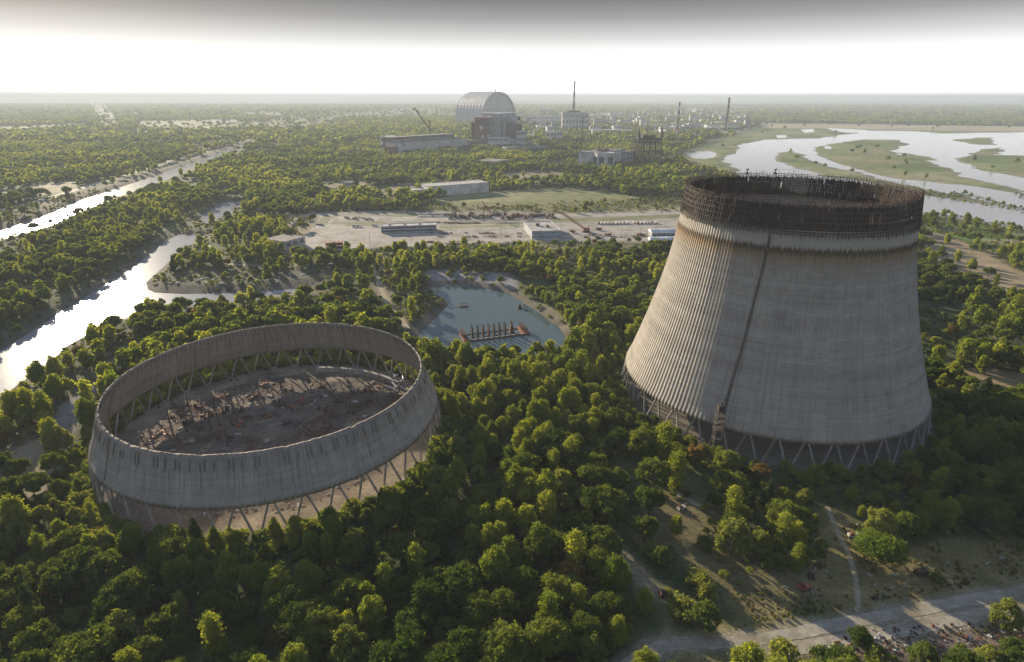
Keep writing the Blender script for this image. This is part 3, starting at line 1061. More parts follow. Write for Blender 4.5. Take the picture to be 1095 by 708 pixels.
# formwork and scaffold crown of the tall tower: 72 bays
NB = 72
def bay_mesh(v):
    rn = random.Random(100 + v)
    m = MB()
    da = 2 * math.pi / NB

    def pt(r, a, z): return (r * math.cos(a), r * math.sin(a), z)

    def lean(z): return -1.5 * (z - 87.3) / 12
    zt = 99.2
    # outer posts
    for i in range(3):
        a = da * (i + .15) / 3
        m.bar(pt(48.1 + lean(86.4), a, 86.4 - rn.random() * 1.0), pt(48.1 + lean(zt) + rn.uniform(-.2, .2), a + rn.uniform(-.005, .005), zt - rn.random() * .9), .17, n=4, mi=3)
    # horizontal rails, platforms
    for z in (86.9, 89.4, 91.4, 93.4, 95.4, 97.4, 98.9):
        if rn.random() < .08: continue
        m.bar(pt(48.15 + lean(z), -.002, z + rn.uniform(-.15, .15)), pt(48.15 + lean(z), da + .002, z + rn.uniform(-.15, .15)), .15, n=4, mi=3)
    for z in (88.0, 91.4, 95.0, 98.2):
        a, b = 0, da
        p = [pt(47.0 + lean(z), a, z), pt(48.0 + lean(z), a, z), pt(48.0 + lean(z), b, z), pt(47.0 + lean(z), b, z)]
        m.add(p + [(q[0], q[1], q[2] - .12) for q in p], [(0, 1, 2, 3), (7, 6, 5, 4), (1, 5, 6, 2), (0, 3, 7, 4)], 2 if rn.random() < .35 else 0)
    # braces
    if v % 2: m.bar(pt(48.25, 0, 87.9), pt(47.4, da, 94), .08, n=3)
    m.bar(pt(47.4, da * .1, 94), pt(46.8, da * .9, 98.5), .08, n=3)
    # formwork panels, narrow, with open slits between
    for i in range(6):
        for (z0, z1) in ((88.4, 91.2), (91.5, 94.8), (95.1, 97.9)):
            if rn.random() < (.03 if z1 < 95 else .01): continue
            a0 = da * (i + .04) / 6; a1 = da * (i + .95) / 6
            r = 47.0 + lean(z0) * .8 + rn.uniform(-.12, .12)
            zz = z1 - (rn.random() * 1.0 if z1 > 97 else 0)
            p = [pt(r, a0, z0), pt(r, a1, z0), pt(r, a1, zz), pt(r, a0, zz)]
            q = [pt(r - .18, a0, z0), pt(r - .18, a1, z0), pt(r - .18, a1, zz), pt(r - .18, a0, zz)]
            m.add(p + q, [(0, 1, 2, 3), (7, 6, 5, 4), (0, 3, 7, 4), (1, 5, 6, 2), (3, 2, 6, 7)], rn.choice((0, 1, 1, 1, 2)))
    # inner posts and rails
    for i in range(4):
        a = da * (i + .5) / 4
        m.bar(pt(46.2, a, 87.0), pt(45.2 + rn.uniform(-.1, .1), a, 99.0 - rn.random() * 1.5), .09, n=3, mi=1)
    for z in (88.5, 91.5, 94.5, 97.2):
        m.bar(pt(46.1 + lean(z) * .7, 0, z), pt(46.1 + lean(z) * .7, da, z), .1, n=3, mi=1)
    return m.mesh('scaffold_bay', [M['dark_steel'], M['formwork'], M['rust_dark'], M['tube']])


M['rust_dark'] = simple('rusty_panel', (.085, .052, .042), .85, scale=.8, dirt=(.04, .03, .028))
M['tube'] = simple('scaffold_tube', (.105, .088, .080), .8, scale=1.2, dirt=(.07, .05, .042))
M['black_steel'] = simple('black_steel', (.022, .02, .022), .8, scale=.3)
M['formwork'] = simple('formwork_panel', (.060, .048, .044), .85, scale=.8, dirt=(.045, .035, .03))
bays = [bay_mesh(v) for v in range(6)]
for k in range(NB):
    rot_copy(bays[rnd.randrange(6)], 'scaffold_bay', tower, 2 * math.pi * k / NB)


# angle of the dark hoist line, as seen in the photograph
def face_angle(px, z):
    best = None
    for i in range(3600):
        a = math.pi + math.pi * i / 3600
        r = RR(z) if z < 88 else 48
        u, v, d = project(TOWER[0] + r * math.cos(a), TOWER[1] + r * math.sin(a), z)
        e = abs(u - px)
        if best is None or e < best[0]: best = (e, a)
    return best[1]


a_top, a_bot = face_angle(823, 84), face_angle(777, 20)
def a_line(z): return a_bot + (a_top - a_bot) * (z - 20) / 64


m = MB(); m2 = MB()
for i in range(50):
    z0, z1 = 11 + i * 1.5, 12.5 + i * 1.5
    for s in (-.35, .35):
        p = []
        for z in (z0, z1):
            a = a_line(z) + s / 50; r = RR(z) + .55
            p.append((r * math.cos(a), r * math.sin(a), z))
        m.bar(p[0], p[1], .07, n=4)
    a = a_line(z0); r = RR(z0) + .55
    q = (-math.sin(a) * .4, math.cos(a) * .4)
    m.bar((r * math.cos(a) + q[0], r * math.sin(a) + q[1], z0), (r * math.cos(a) - q[0], r * math.sin(a) - q[1], z0), .1, n=3)
hr = m.build('hoist_rail', M['dark_steel'], tower)
# stained joint under the rail
m = MB()
for i in range(25):
    z0, z1 = 10.8 + i * 3, 13.8 + i * 3
    p = []
    for z in (z0, z1):
        for s in (-.38, .38):
            a = a_line(z) + s / 52; r = RR(z) + .32
            p.append((r * math.cos(a), r * math.sin(a), z))
    m.add(p, [(0, 1, 3, 2)])
m.build('joint_strip', simple('tar_strip', (.19, .16, .13), .9, scale=.6), tower)
# lattice hoist mast at the foot
m = MB()
a = a_bot; r = 70.5
bx_, by_ = r * math.cos(a), r * math.sin(a)
cor = [(bx_ + sx, by_ + sy) for sx in (-1.4, 1.4) for sy in (-1.4, 1.4)]
for cx_, cy_ in cor: m.bar((cx_, cy_, 0), (cx_, cy_, 19), .14, n=3)
for z in np.arange(1, 19, 2.2):
    for i, j in ((0, 1), (1, 3), (3, 2), (2, 0)):
        m.bar((*cor[i], z), (*cor[j], z), .09, n=3)
        m.bar((*cor[i], z), (*cor[j], z + 2.2), .09, n=3)
for z in (7, 11, 14, 17): m.box((bx_, by_, z), (3.6, 3.6, .15))
m.build('hoist_mast', M['tube'], tower)
m = MB(); m.box((bx_, by_, 19), (2.4, 2.4, 2.6)); m.bar((bx_, by_, 21.6), (bx_, by_, 23), .5, .2, 5)
m.build('hoist_head', M['dark_steel'], tower)
# winches and rail on the far rim
def rim_at(px):
    best = None
    for i in range(1800):
        a = math.pi * i / 1800
        u, v, d = project(TOWER[0] + 46.6 * math.cos(a), TOWER[1] + 46.6 * math.sin(a), 99)
        e = abs(u - px)
        if best is None or e < best[0]: best = (e, a)
    return best[1]


for px in (799, 829):
    a = rim_at(px)
    m = MB()
    x, y = 46.6 * math.cos(a), 46.6 * math.sin(a)
    m.box((x, y, 98.6), (1.2, 1.2, .9)); m.bar((x, y, 99.4), (x, y, 101), .22, n=5); m.box((x, y, 100.6), (1.3, .6, .5)); m.bar((x, y, 101), (x + .8, y, 101.6), .1)
    m.build('winch', M['dark_steel'], tower)
m = MB()
aa = [rim_at(829) + (rim_at(868) - rim_at(829)) * i / 8 for i in range(9)]
for i, a in enumerate(aa):
    x, y = 46.8 * math.cos(a), 46.8 * math.sin(a)
    m.bar((x, y, 98.8), (x, y, 101), .05, n=3)
    if i: m.bar((46.8 * math.cos(aa[i - 1]), 46.8 * math.sin(aa[i - 1]), 101), (x, y, 101), .05, n=3)
m.build('guard_rail', M['concrete_piece'], tower)
# clutter on the scaffold's near edge, right side


# ------------------------------------------------------------------ rubble and wreckage inside the broken ring
def near_ring(px, py): return at(px, py, 1.0)


rn = random.Random(5)
m = MB()
for k in range(4600):
    a = rn.random() * 6.283; r = 59 * math.sqrt(rn.random())
    x, y = RING[0] + r * math.cos(a), RING[1] + r * math.sin(a)
    if vnoise(np.array([x / 9]), np.array([y / 9]), 3)[0] < .42: continue
    z = float(terrain_z(np.array([x]), np.array([y]))[0])
    m.rock((x, y, z - .05), .2 + .8 * rn.random() ** 2.5, rn, .5, rn.choice((0, 0, 1, 2)))
tag(m.build('rubble', [M['brown_roof'], M['dark_roof'], M['rust']]), 'grey and brown rubble strewn over the floor inside the broken ring', None, None, 'stuff')

slabs = []
for v in range(4):
    m = MB()
    w, d, h = [(3.6, 1.3, .35), (2.4, 1.6, .3), (5, .7, .5), (2.0, 1.0, .7)][v]
    m.box((0, 0, 0), (w, d, h), 0, top=(.94, .9)); m.bar((w * .4, d * .2, h * .5), (w * .62, d * .3, h * .9), .05, n=3); m.bar((w * .4, -d * .2, h * .5), (w * .58, -d * .2, h), .05, n=3)
    slabs.append(m.mesh('concrete_slab', [M['concrete_piece' if v % 2 else 'brown_roof']]))
for k in range(90):
    a = rn.random() * 6.283; r = 58 * math.sqrt(rn.random())
    x, y = RING[0] + r * math.cos(a), RING[1] + r * math.sin(a)
    z = float(terrain_z(np.array([x]), np.array([y]))[0])
    o = mesh_obj('concrete_chunk', slabs[rn.randrange(4)])
    o.location = (x, y, z - .05); o.rotation_euler = (rn.uniform(-.25, .25), rn.uniform(-.25, .25), rn.random() * 6.28)
    lx, ly = x - RING[0], y - RING[1]
    w_ = ('left' if lx < -25 else ('middle' if lx < 25 else 'right')) + ' part of the ring floor, ' + ('far' if ly > 20 else ('centre' if ly > -20 else 'near')) + ' side'
    tag(o, 'broken concrete slab in the ' + w_, 'concrete slab', 'broken slabs in the ' + w_)


def frame_thing(x, y, z, rz, w, d, h, label, group=None, mat='rust', lean=.25, name='rusty_trestle', rn=rn):
    t = empty(name, (x, y, z), rz)
    tag(t, label, 'trestle', group)
    cs = [(-w / 2, -d / 2), (w / 2, -d / 2), (w / 2, d / 2), (-w / 2, d / 2)]
    tops = []
    for c in cs:
        q = (c[0] + rn.uniform(-lean, lean), c[1] + rn.uniform(-lean, lean), h * rn.uniform(.75, 1))
        tops.append(q)
        MB().bar((c[0], c[1], -.3), q, .16, n=4).build('post', M[mat], t)
    for i in range(4):
        MB().bar(tops[i], tops[(i + 1) % 4], .13, n=4).build('beam', M[mat], t)
    m = MB()
    for i in range(4):
        a, b = cs[i], cs[(i + 1) % 4]
        m.bar((a[0], a[1], 0), tops[(i + 1) % 4], .08, n=3)
    m.build('bracing', M[mat], t)
    m = MB()
    for i in range(3): m.box((rn.uniform(-w / 2, w / 2), rn.uniform(-d / 2, d / 2), 0), (rn.uniform(.8, 2.4), rn.uniform(.6, 1.6), rn.uniform(.4, 1.4)), rn.random() * 3)
    m.build('scrap_load', M['red_paint' if rn.random() < .4 else mat], t)
    return t


RF = [(247, 437, 5, 3, 2.2), (256, 441, 4, 3, 1.8), (300, 431, 4, 3, 2.6), (316, 434, 6, 4, 2.6), (326, 428, 4, 3, 2.2), (350, 456, 5, 3, 1.8), (330, 463, 6, 2, 1.2), (373, 423, 6, 3, 2.5),
      (362, 427, 7, 3, 2.0), (390, 418, 5, 3, 2.3), (200, 452, 5, 3, 2.4), (222, 444, 5, 3, 2.6), (272, 424, 5, 3, 2.5), (176, 462, 5, 3, 1.6), (410, 412, 5, 3, 2.4), (290, 445, 6, 3, 1.6), (308, 418, 6, 4, 2.8), (342, 412, 6, 4, 2.4), (352, 436, 7, 4, 2.4), (282, 411, 5, 3, 2.6), (236, 424, 6, 3, 2.8), (212, 434, 5, 3, 2.8), (190, 444, 5, 4, 2.6), (262, 452, 6, 3, 2.0), (312, 452, 7, 3, 1.8), (380, 440, 6, 3, 2.2), (396, 428, 6, 3, 2.4), (160, 466, 6, 3, 2.2), (240, 466, 6, 3, 1.8)]
for (px, py, w, d, h) in RF:
    x, y = near_ring(px, py)
    frame_thing(x, y, float(terrain_z(np.array([x]), np.array([y]))[0]), rn.random() * 3, w, d, h, mat=rn.choice(('rust', 'dark_steel')), label= ('low ' if h < 2 else 'tangled ') + 'rusty steel trestle ' + ('at the left side' if px < 230 else ('left of the middle' if px < 285 else ('in the middle' if px < 340 else ('right of the middle' if px < 375 else 'at the right side')))) + ' of the ring floor, ' + ('front' if py > 440 else 'back'), group='rusty trestles on the ring floor', lean=.5)
for k in range(64):
    px, py = [(rn.uniform(225, 420), rn.uniform(402, 440)), (rn.uniform(165, 250), rn.uniform(430, 475))][k % 2]
    x, y = near_ring(px, py)
    h = rn.uniform(2.0, 6.0)
    m = MB(); m.bar((0, 0, -.3), (rn.uniform(-1, 1), rn.uniform(-1, 1), h), .2, .16, 5); m.box((0, 0, -.2), (1.2, 1.2, .5), rn.random())
    o = m.build('stub_post', M['dark_steel']); o.location = (x, y, float(terrain_z(np.array([x]), np.array([y]))[0]))
    w_ = ('left part' if px < 220 else ('middle' if px < 320 else 'right part')) + ' of the open ring'
    tag(o, ('tall' if h > 3 else 'short') + ' dark leaning stub post on the floor in the ' + w_, 'post', 'stub posts in the ' + w_)
# pale pipes heaped at the right inside edge of the ring
for k in range(12):
    px, py = 422 + rn.uniform(-8, 14), 408 + rn.uniform(-8, 8)
    x, y = near_ring(px, py)
    m = MB(); m.bar((-2.5, 0, .5), (2.5, 0, .5 + rn.uniform(-.3, .8)), .35, n=6)
    o = m.build('pipe', M[rn.choice(('white_roof', 'pale_roof', 'dark_steel'))]); o.location = (x, y, .3 + .3 * (k % 3)); o.rotation_euler = (0, 0, rn.random() * 3)
    tag(o, 'length of pipe heaped at the right inner edge of the open ring', 'pipe', 'pipes heaped inside the ring')


# ------------------------------------------------------------------ buildings
def building(name, label, cat, x, y, w, d, h, rz, wall, roof, rows=2, cols=8, wmat='glass', par=.6, group=None, roofover=.4, sides=True, strip=False, extra=None):
    """origin at the middle of the front edge; front faces -y; walls, roof slab, parapet, windows"""
    t = empty(name, (x, y, 0), rz)
    tag(t, label, cat, group)
    MB().box((0, d / 2, -1), (w, d, h + 1)).build('wall', M[wall], t)
    r = MB().box((0, d / 2, h + .003), (w + roofover, d + roofover, max(.25, h * .03)))
    ro = r.build('roof', M[roof], t)
    if par:
        z = h + max(.25, h * .03)
        for (cx_, cy_, sx, sy) in ((0, -roofover / 2 + .25, w + roofover, .5), (0, d + roofover / 2 - .25, w + roofover, .5), (-w / 2 - roofover / 2 + .25, d / 2, .5, d + roofover - 1.01), (w / 2 + roofover / 2 - .25, d / 2, .5, d + roofover - 1.01)):
            MB().box((cx_, cy_, z + .003), (sx, sy, par)).build('parapet', M[wall], ro)
    if rows:
        fh = h / rows
        ww = w / cols * .62
        wme = MB().box((0, 0, 0), (ww if not strip else w / cols * .93, .3, fh * .45)).mesh('window', [M[wmat]])
        for r_ in range(rows):
            for c_ in range(cols):
                o = mesh_obj('window', wme, t)
                o.location = (-w / 2 + (c_ + .5) * w / cols, -.02, r_ * fh + fh * .35)
        if sides:
            nc = max(1, int(d / (w / cols)))
            sme = MB().box((0, 0, 0), (.3, min(ww, d / nc * .6), fh * .45)).mesh('window', [M[wmat]])
            for sx in (-1, 1):
                for r_ in range(rows):
                    for c_ in range(min(nc, 8)):
                        o = mesh_obj('window', sme, t)
                        o.location = (sx * (w / 2 - .02), (c_ + .5) * d / min(nc, 8), r_ * fh + fh * .35)
    for (nm, c, s, mt) in (extra or ()):
        MB().box(c, s).build(nm, M[mt], t)
    return t


def bpx(xl, yl, xr, yr, top_px, depth):
    """front edge from two ground pixels, height from pixels above the left corner"""
    a, b = np.array(at(xl, yl)), np.array(at(xr, yr))
    w = float(np.linalg.norm(b - a))
    rz = math.atan2(b[1] - a[1], b[0] - a[0])
    c = (a + b) / 2
    u, v, dd = project(a[0], a[1], 0)
    lo, hi = 0, 400
    for _ in range(40):
        mid = (lo + hi) / 2
        if yl - project(a[0], a[1], mid)[1] < top_px: lo = mid
        else: hi = mid
    return dict(x=c[0], y=c[1], w=w, d=depth, h=lo, rz=rz)


def B(name, label, cat, geo, wall, roof, **kw):
    return building(name, label, cat, geo['x'], geo['y'], geo['w'], geo['d'], geo['h'], geo['rz'], wall, roof, **kw)


FOOT = []   # building footprints, kept free of trees


def foot(geo, grow=4):
    c, s = math.cos(geo['rz']), math.sin(geo['rz'])
    P = []
    for lx, ly in ((-geo['w'] / 2 - grow, -grow), (geo['w'] / 2 + grow, -grow), (geo['w'] / 2 + grow, geo['d'] + grow), (-geo['w'] / 2 - grow, geo['d'] + grow)):
        P.append((geo['x'] + lx * c - ly * s, geo['y'] + lx * s + ly * c))
    FOOT.append(np.array(P))


def BF(name, label, cat, geo, wall, roof, **kw):
    foot(geo, kw.pop('grow', 4))
    return B(name, label, cat, geo, wall, roof, **kw)


def yard_where(px, py):
    a = 'before the blue-fronted workshop' if px < 470 else ('between the workshop and the office block' if px < 562 else ('beside the office block' if px < 605 else ('under the red crane' if px < 640 else 'right of the red crane')))
    if px < 404: a = 'at the left end'
    b = 'farther part' if py < 246 else ('middle' if py < 256 else 'nearer edge')
    return a + ', ' + b


def relabel(o, lab, grp):
    o['label'] = lab; o['group'] = grp


# --- yard
BF('workshop', 'long low grey-roofed yard building with a blue glazed front', 'building', bpx(408, 249.5, 467, 247.5, 6.5, 14), 'pale_wall', 'pale_roof', rows=2, cols=14, strip=True,
   extra=[('roof_vent', (-20, 6, 6.3), (2, 2, 1.6), 'rust'), ('roof_vent', (-4, 6, 6.3), (2, 2, 1.6), 'rust'), ('roof_vent', (12, 6, 6.3), (1.5, 1.5, 1.6), 'rust')])
g2 = bpx(569, 255.5, 600, 254.5, 7.5, 50)
BF('office_block', 'two-storey office block with a broad pale roof and blue window bands', 'building', g2, 'pale_wall', 'pale_roof', rows=2, cols=8, strip=True, wmat='blue_panel',
   extra=[('roof_hut', (-4, 30, g2['h'] + .3), (4, 4, 2.5), 'brown_roof'), ('roof_hut', (5, 20, g2['h'] + .3), (3, 3, 2), 'rust')])
g3 = bpx(306, 268, 327, 262, 9, 26)
t = BF('warehouse', 'brown-roofed warehouse at the left end of the yard', 'building', g3, 'pale_wall', 'brown_roof', rows=1, cols=3, par=0)
for i, (yy, lab) in enumerate(((254, 'white-roofed shed, the farther of the two beside the tall tower'), (262.5, 'white-roofed shed, the nearer of the two beside the tall tower'))):
    g = bpx(697 - i, yy, 722.5, yy - .5, 8, 10 if i else 12)
    t = empty('storage_shed', (g['x'], g['y'], 0), g['rz']); tag(t, lab, 'shed')
    MB().box((0, g['d'] / 2, -.5), (g['w'], g['d'], g['h'] * .6 + .5)).build('wall', M['grey_wall'], t)
    m = MB(); n = 8; w = g['w'] / 2 + .5
    for k in range(n):
        q = []
        for kk in (k, k + 1):
            th = math.pi * kk / n
            q.append((g['d'] / 2 - (g['d'] / 2 + .5) * math.cos(th), g['h'] * .6 + g['h'] * .4 * math.sin(th)))
        m.add([(-w, q[0][0], q[0][1]), (w, q[0][0], q[0][1]), (w, q[1][0], q[1][1]), (-w, q[1][0], q[1][1])], [(0, 1, 2, 3)])
    for s in (-1, 1):
        m.add([(s * w, g['d'] / 2 - (g['d'] / 2 + .5) * math.cos(math.pi * k / n), g['h'] * .6 + g['h'] * .4 * math.sin(math.pi * k / n)) for k in range(n + 1)], [tuple(range(n + 1))])
    m.build('curved_roof', M['white_roof'], t)
    dm = MB().box((0, -.1, 0), (g['w'] / 7, .3, g['h'] * .45)).mesh('door', [M['glass']])
    for k in range(5):
        o = mesh_obj('door', dm, t); o.location = (-g['w'] / 2 + g['w'] * (k + .5) / 5, 0, 0)
    foot(g)
# long white warehouse behind the field
g = bpx(460, 210.5, 523, 205.5, 10.5, 34)
BF('long_warehouse', 'long white-walled warehouse with a pale roof beyond the oval field', 'building', g, 'white_wall', 'pale_roof', rows=0, par=.4)
g = bpx(443, 210, 460, 209, 6, 20)
BF('annex_building', 'low pale annex at the left end of the long warehouse', 'building', g, 'pale_wall', 'pale_roof', rows=1, cols=5)
g = bpx(528, 210, 560, 209, 3.5, 18)


def vehicle(x, y, rz, body, label, group, s=1.0, kind='truck'):
    t = empty(kind, (x, y, .06), rz); t.scale = (s, s, s)
    tag(t, label, kind, group)
    MB().box((-1.2, 0, 1.0), (5.2, 2.5, 1.9)).build('cargo_box', M[body], t)
    MB().box((2.6, 0, .8), (1.9, 2.4, 2.0), top=(.8, .95)).build('cab', M['white_roof' if body != 'white_roof' else 'red_paint'], t)
    for wx in (-2.8, -1.4, 2.5):
        for wy in (-1.1, 1.1): MB().bar((wx, wy - .18, .5), (wx, wy + .18, .5), .5, n=8).build('wheel', M['dark_steel'], t)
    return t


for k in range(16):
    px = 640 + k * 3.9 + (3 if k > 8 else 0); py = 239.5 - .05 * k
    x, y = at(px, py)
    vehicle(x, y, rnd.uniform(1.3, 1.8), rnd.choice(('white_wall', 'pale_roof', 'rust', 'grey_wall')), 'old truck parked in the row on the right part of the yard', 'old trucks parked in a row in the yard', .8)
for k in range(9):
    x, y = at(380 + k * 4.2, 243.2 - .2 * k)
    vehicle(x, y, rnd.uniform(-.3, .3), rnd.choice(('pale_roof', 'blue_panel', 'grey_wall')), 'old truck standing behind the left part of the yard', 'old trucks behind the left part of the yard', .8) if k in (0, 1, 5) else None


def pile(name, px, py, w, d, h, mats, label, cat, group=None, n=14, rz=0.0, seed=0):
    """a heap of steel pieces lying together"""
    x, y = at(px, py)
    r = random.Random(seed + int(px * 7 + py))
    m = MB()
    for i in range(n):
        lx, ly = r.uniform(-w / 2, w / 2), r.uniform(-d / 2, d / 2)
        m.box((lx, ly, r.random() * h * .5), (r.uniform(.15, .4) * w, r.uniform(.15, .5) * d, h * r.uniform(.3, .6)), r.uniform(-.4, .4), mi=r.randrange(len(mats)), top=(r.uniform(.5, 1), r.uniform(.4, 1)))
    for i in range(4):
        lx, ly = r.uniform(-w / 2, w / 2), r.uniform(-d / 2, d / 2)
        m.bar((lx, ly, 0), (lx + r.uniform(-2, 2), ly + r.uniform(-1, 1), h * r.uniform(1, 1.7)), .12, n=3)
    o = m.build(name, [M[q] for q in mats])
    o.location = (x, y, .05); o.rotation_euler = (0, 0, rz)
    if name == 'steel_bundle':
        w_ = yard_where(px, py); label = 'low ' + ('red-brown' if 'red_paint' in mats else 'dark rusty') + ' steel bundle ' + w_; group = 'steel bundles ' + w_
    if name == 'scrap_pile':
        w_ = 'left of the gantry crane' if px < 508 else ('around the gantry crane' if px < 534 else 'right of the gantry crane')
        label = ('tall' if h > 3.3 else 'low') + ' heap of ' + ('red and dark' if 'red_paint' in mats else ('dark and grey' if 'grey_wall' in mats else 'rusty')) + ' steel ' + w_; group = 'steel heaps ' + w_
    return tag(o, label, cat, group)


for k in range(56):
    px = 476 + k * 2.15 + rn.uniform(-.6, .6); py = 232.2 + rn.uniform(-2.2, 2.2)
    if px > 592: break
    pile('scrap_pile', px, py, rn.uniform(3, 7), rn.uniform(3, 6), rn.uniform(2, 4.5), rn.choice((('rust', 'dark_steel'), ('dark_steel', 'grey_wall'), ('rust', 'red_paint', 'dark_steel'))), 'heap of rusty steel in the long scrap line behind the yard', 'scrap heap', 'scrap heaps in the line behind the yard')
for k in range(22):
    px = 449 + (k % 11) * 2.8 + rn.uniform(-.5, .5); py = 229.5 + (k // 11) * 2.6
    pile('sheet_stack', px, py, rn.uniform(3, 6), 3, rn.uniform(1, 2), ('white_roof', 'blue_panel'), 'stack of pale blue metal sheets at the left end of the scrap line', 'sheet stack', 'pale blue sheet stacks behind the yard', n=6)
for k in range(30):
    px = 455 + k * 2.2; py = 238.8 + rn.uniform(-.6, .6)
    if rn.random() < .75: pile('steel_bundle', px, py, rn.uniform(3, 6), 2, 1.2, ('rust', 'dark_steel'), 'low bundle of rusty steel laid out on the pale yard', 'steel bundle', 'rusty bundles on the pale yard', n=5)
for k in range(52):
    px = rn.choice((rn.uniform(450, 521), rn.uniform(426, 560), rn.uniform(475, 560))); py = rn.choice((249.8, 253.5, 259.5, 261.5)) + rn.uniform(-.4, .4)
    pile('steel_bundle', px, py, rn.uniform(4, 8), 2, 1.4, rn.choice((('rust', 'dark_steel'), ('red_paint', 'rust'))), 'low bundle of rusty steel laid out on the pale yard', 'steel bundle', 'rusty bundles on the pale yard', n=5)
for k in range(26):
    px = rn.uniform(368, 400) if k < 12 else rn.uniform(612, 690); py = rn.uniform(233, 236) if k < 12 else rn.uniform(251, 255)
    pile('steel_bundle', px, py, rn.uniform(3, 7), 2.5, 1.6, ('rust', 'dark_steel', 'grey_wall'), 'low bundle of rusty steel laid out on the pale yard', 'steel bundle', 'rusty bundles on the pale yard', n=5)
# rust-red open container
g = bpx(349, 266.5, 367, 265.5, 7, 7)
t = empty('red_container', (g['x'], g['y'], .05), g['rz']); tag(t, 'rust-red open framed rack standing on the left part of the yard', 'container')
for zz in (0, .45): MB().box((0, 3.5, g['h'] * zz), (g['w'], 7, g['h'] * .25)).build('load', M['rust'], t)
MB().box((0, 3.5, g['h'] * .82), (g['w'] + .4, 7.4, .4)).build('top_deck', M['red_paint'], t)
for k in range(5):
    for yy in (0, 7): MB().bar((-g['w'] / 2 + g['w'] * k / 4, yy, 0), (-g['w'] / 2 + g['w'] * k / 4, yy, g['h'] + .6), .2).build('post', M['red_paint'], t)
foot(g)


def lattice(m, a, b, w, n, r=.15, mi=0):
    a, b = Vector(a), Vector(b)
    d = (b - a).normalized()
    s = d.cross(Vector((0, 0, 1)))
    s = s.normalized() if s.length > .1 else Vector((1, 0, 0))
    u = d.cross(s).normalized()
    C = [s * w / 2 + u * w / 2, -s * w / 2 + u * w / 2, -s * w / 2 - u * w / 2, s * w / 2 - u * w / 2]
    for c in C: m.bar(a + c, b + c, r, n=3, mi=mi)
    for i in range(n):
        p, q = a.lerp(b, i / n), a.lerp(b, (i + 1) / n)
        for k in range(4):
            m.bar(p + C[k], q + C[(k + 1) % 4], r * .6, n=3, mi=mi)
            m.bar(p + C[k], p + C[(k + 1) % 4], r * .6, n=3, mi=mi)
    return m


# big red crane in the yard
cx0, cy0 = at(627, 248)
t = empty('crawler_crane', (cx0, cy0, .05)); tag(t, 'red lattice-boom crane leaning left over the yard', 'crane')
MB().box((0, 0, 1.2), (7, 4.4, 3.2), top=(.9, .9)).build('cabin', M['red_paint'], t)
for s in (-1, 1): MB().box((0, s * 2.2, 0), (8, 1.1, 1.2)).build('track', M['dark_steel'], t)
lattice(MB(), (-1, 0, 3), (-25, 2, 19), 1.8, 14, .22).build('boom', M['red_paint'], t)
lattice(MB(), (-25, 2, 19), (-34, 2, 22), 1.2, 6, .18).build('jib', M['red_paint'], t)
MB().bar((-26, 2, 19), (-26.5, 2, 2), .08).build('hoist_rope', M['dark_steel'], t)
MB().bar((2, 0, 8), (-25, 2, 19.8), .08).bar((2, 0, 3), (2, 0, 8), .25).build('stay', M['dark_steel'], t)
cx0, cy0 = at(521, 233)
t = empty('gantry_crane', (cx0, cy0, .05), .1); tag(t, 'small rust-red gantry crane standing over the scrap line', 'crane')
for sx in (-5, 5):
    for sy in (-3, 3): MB().bar((sx, sy, 0), (sx * .5, sy * .4, 11), .35).build('leg', M['red_paint'], t)
lattice(MB(), (-12, 0, 11.5), (12, 0, 11.5), 1.4, 12, .2).build('girder', M['red_paint'], t)
MB().box((1, 0, 9), (2, 2, 2)).build('trolley', M['rust'], t)
lattice(MB(), (0, 0, 12), (-6, 0, 20), 1, 6, .18).build('boom', M['red_paint'], t)
cx0, cy0 = at(572, 229)
# low wreckage beneath the crane
for px, py in ((612, 249), (650, 252), (640, 246), (684, 252)):
    pile('machine_wreck', px, py, 6, 3, 3, ('red_paint', 'dark_steel'), 'small rusty machine wreck lying near the red crane', 'machine wreck', 'wrecks near the red crane')
# lamp posts and poles of the yard
def pole(px, py, h, label, group, arm=2.0):
    x, y = at(px, py)
    t = empty('lamp_post', (x, y, 0)); tag(t, label, 'lamp post', group)
    MB().bar((0, 0, 0), (0, 0, h), .22, .14, 5).build('post', M['grey_wall'], t)
    MB().bar((0, 0, h - .2), (arm, 0, h), .1, n=4).build('arm', M['grey_wall'], t)
    MB().box((arm, 0, h - .1), (1, .4, .25)).build('lamp', M['dark_steel'], t)


for px, py in ((338, 250), (396, 262), (440, 258), (488, 252), (536, 256), (622, 252), (664, 250), (684, 258), (430, 234), (556, 238)):
    pole(px, py, 13, 'slender grey lamp post on the concrete yard', 'lamp posts on the yard')
# concrete fence along the near side of the yard
fp = [at(*p) for p in ((318, 270.5), (360, 270), (416, 268), (470, 266.5), (520, 264.5), (560, 261.5))]
t = empty('panel_fence', (fp[0][0], fp[0][1], 0)); tag(t, 'long grey concrete panel fence along the near edge of the yard', 'fence')
pm = None
for a, b in zip(fp[:-1], fp[1:]):
    L = math.hypot(b[0] - a[0], b[1] - a[1]); n = int(L / 6); an = math.atan2(b[1] - a[1], b[0] - a[0])
    if pm is None:
        pm = MB().box((0, 0, 0), (5.6, .25, 2.4)).mesh('fence_panel', [M['grey_wall']]); qm = MB().box((0, 0, 0), (.35, .4, 2.6)).mesh('post', [M['grey_wall']])
    for i in range(n):
        f = (i + .5) / n; g_ = i / n
        o = mesh_obj('fence_panel', pm, t); o.location = (a[0] + (b[0] - a[0]) * f - fp[0][0], a[1] + (b[1] - a[1]) * f - fp[0][1], 0); o.rotation_euler = (0, 0, an)
        o = mesh_obj('post', qm, t); o.location = (a[0] + (b[0] - a[0]) * g_ - fp[0][0], a[1] + (b[1] - a[1]) * g_ - fp[0][1], 0); o.rotation_euler = (0, 0, an)
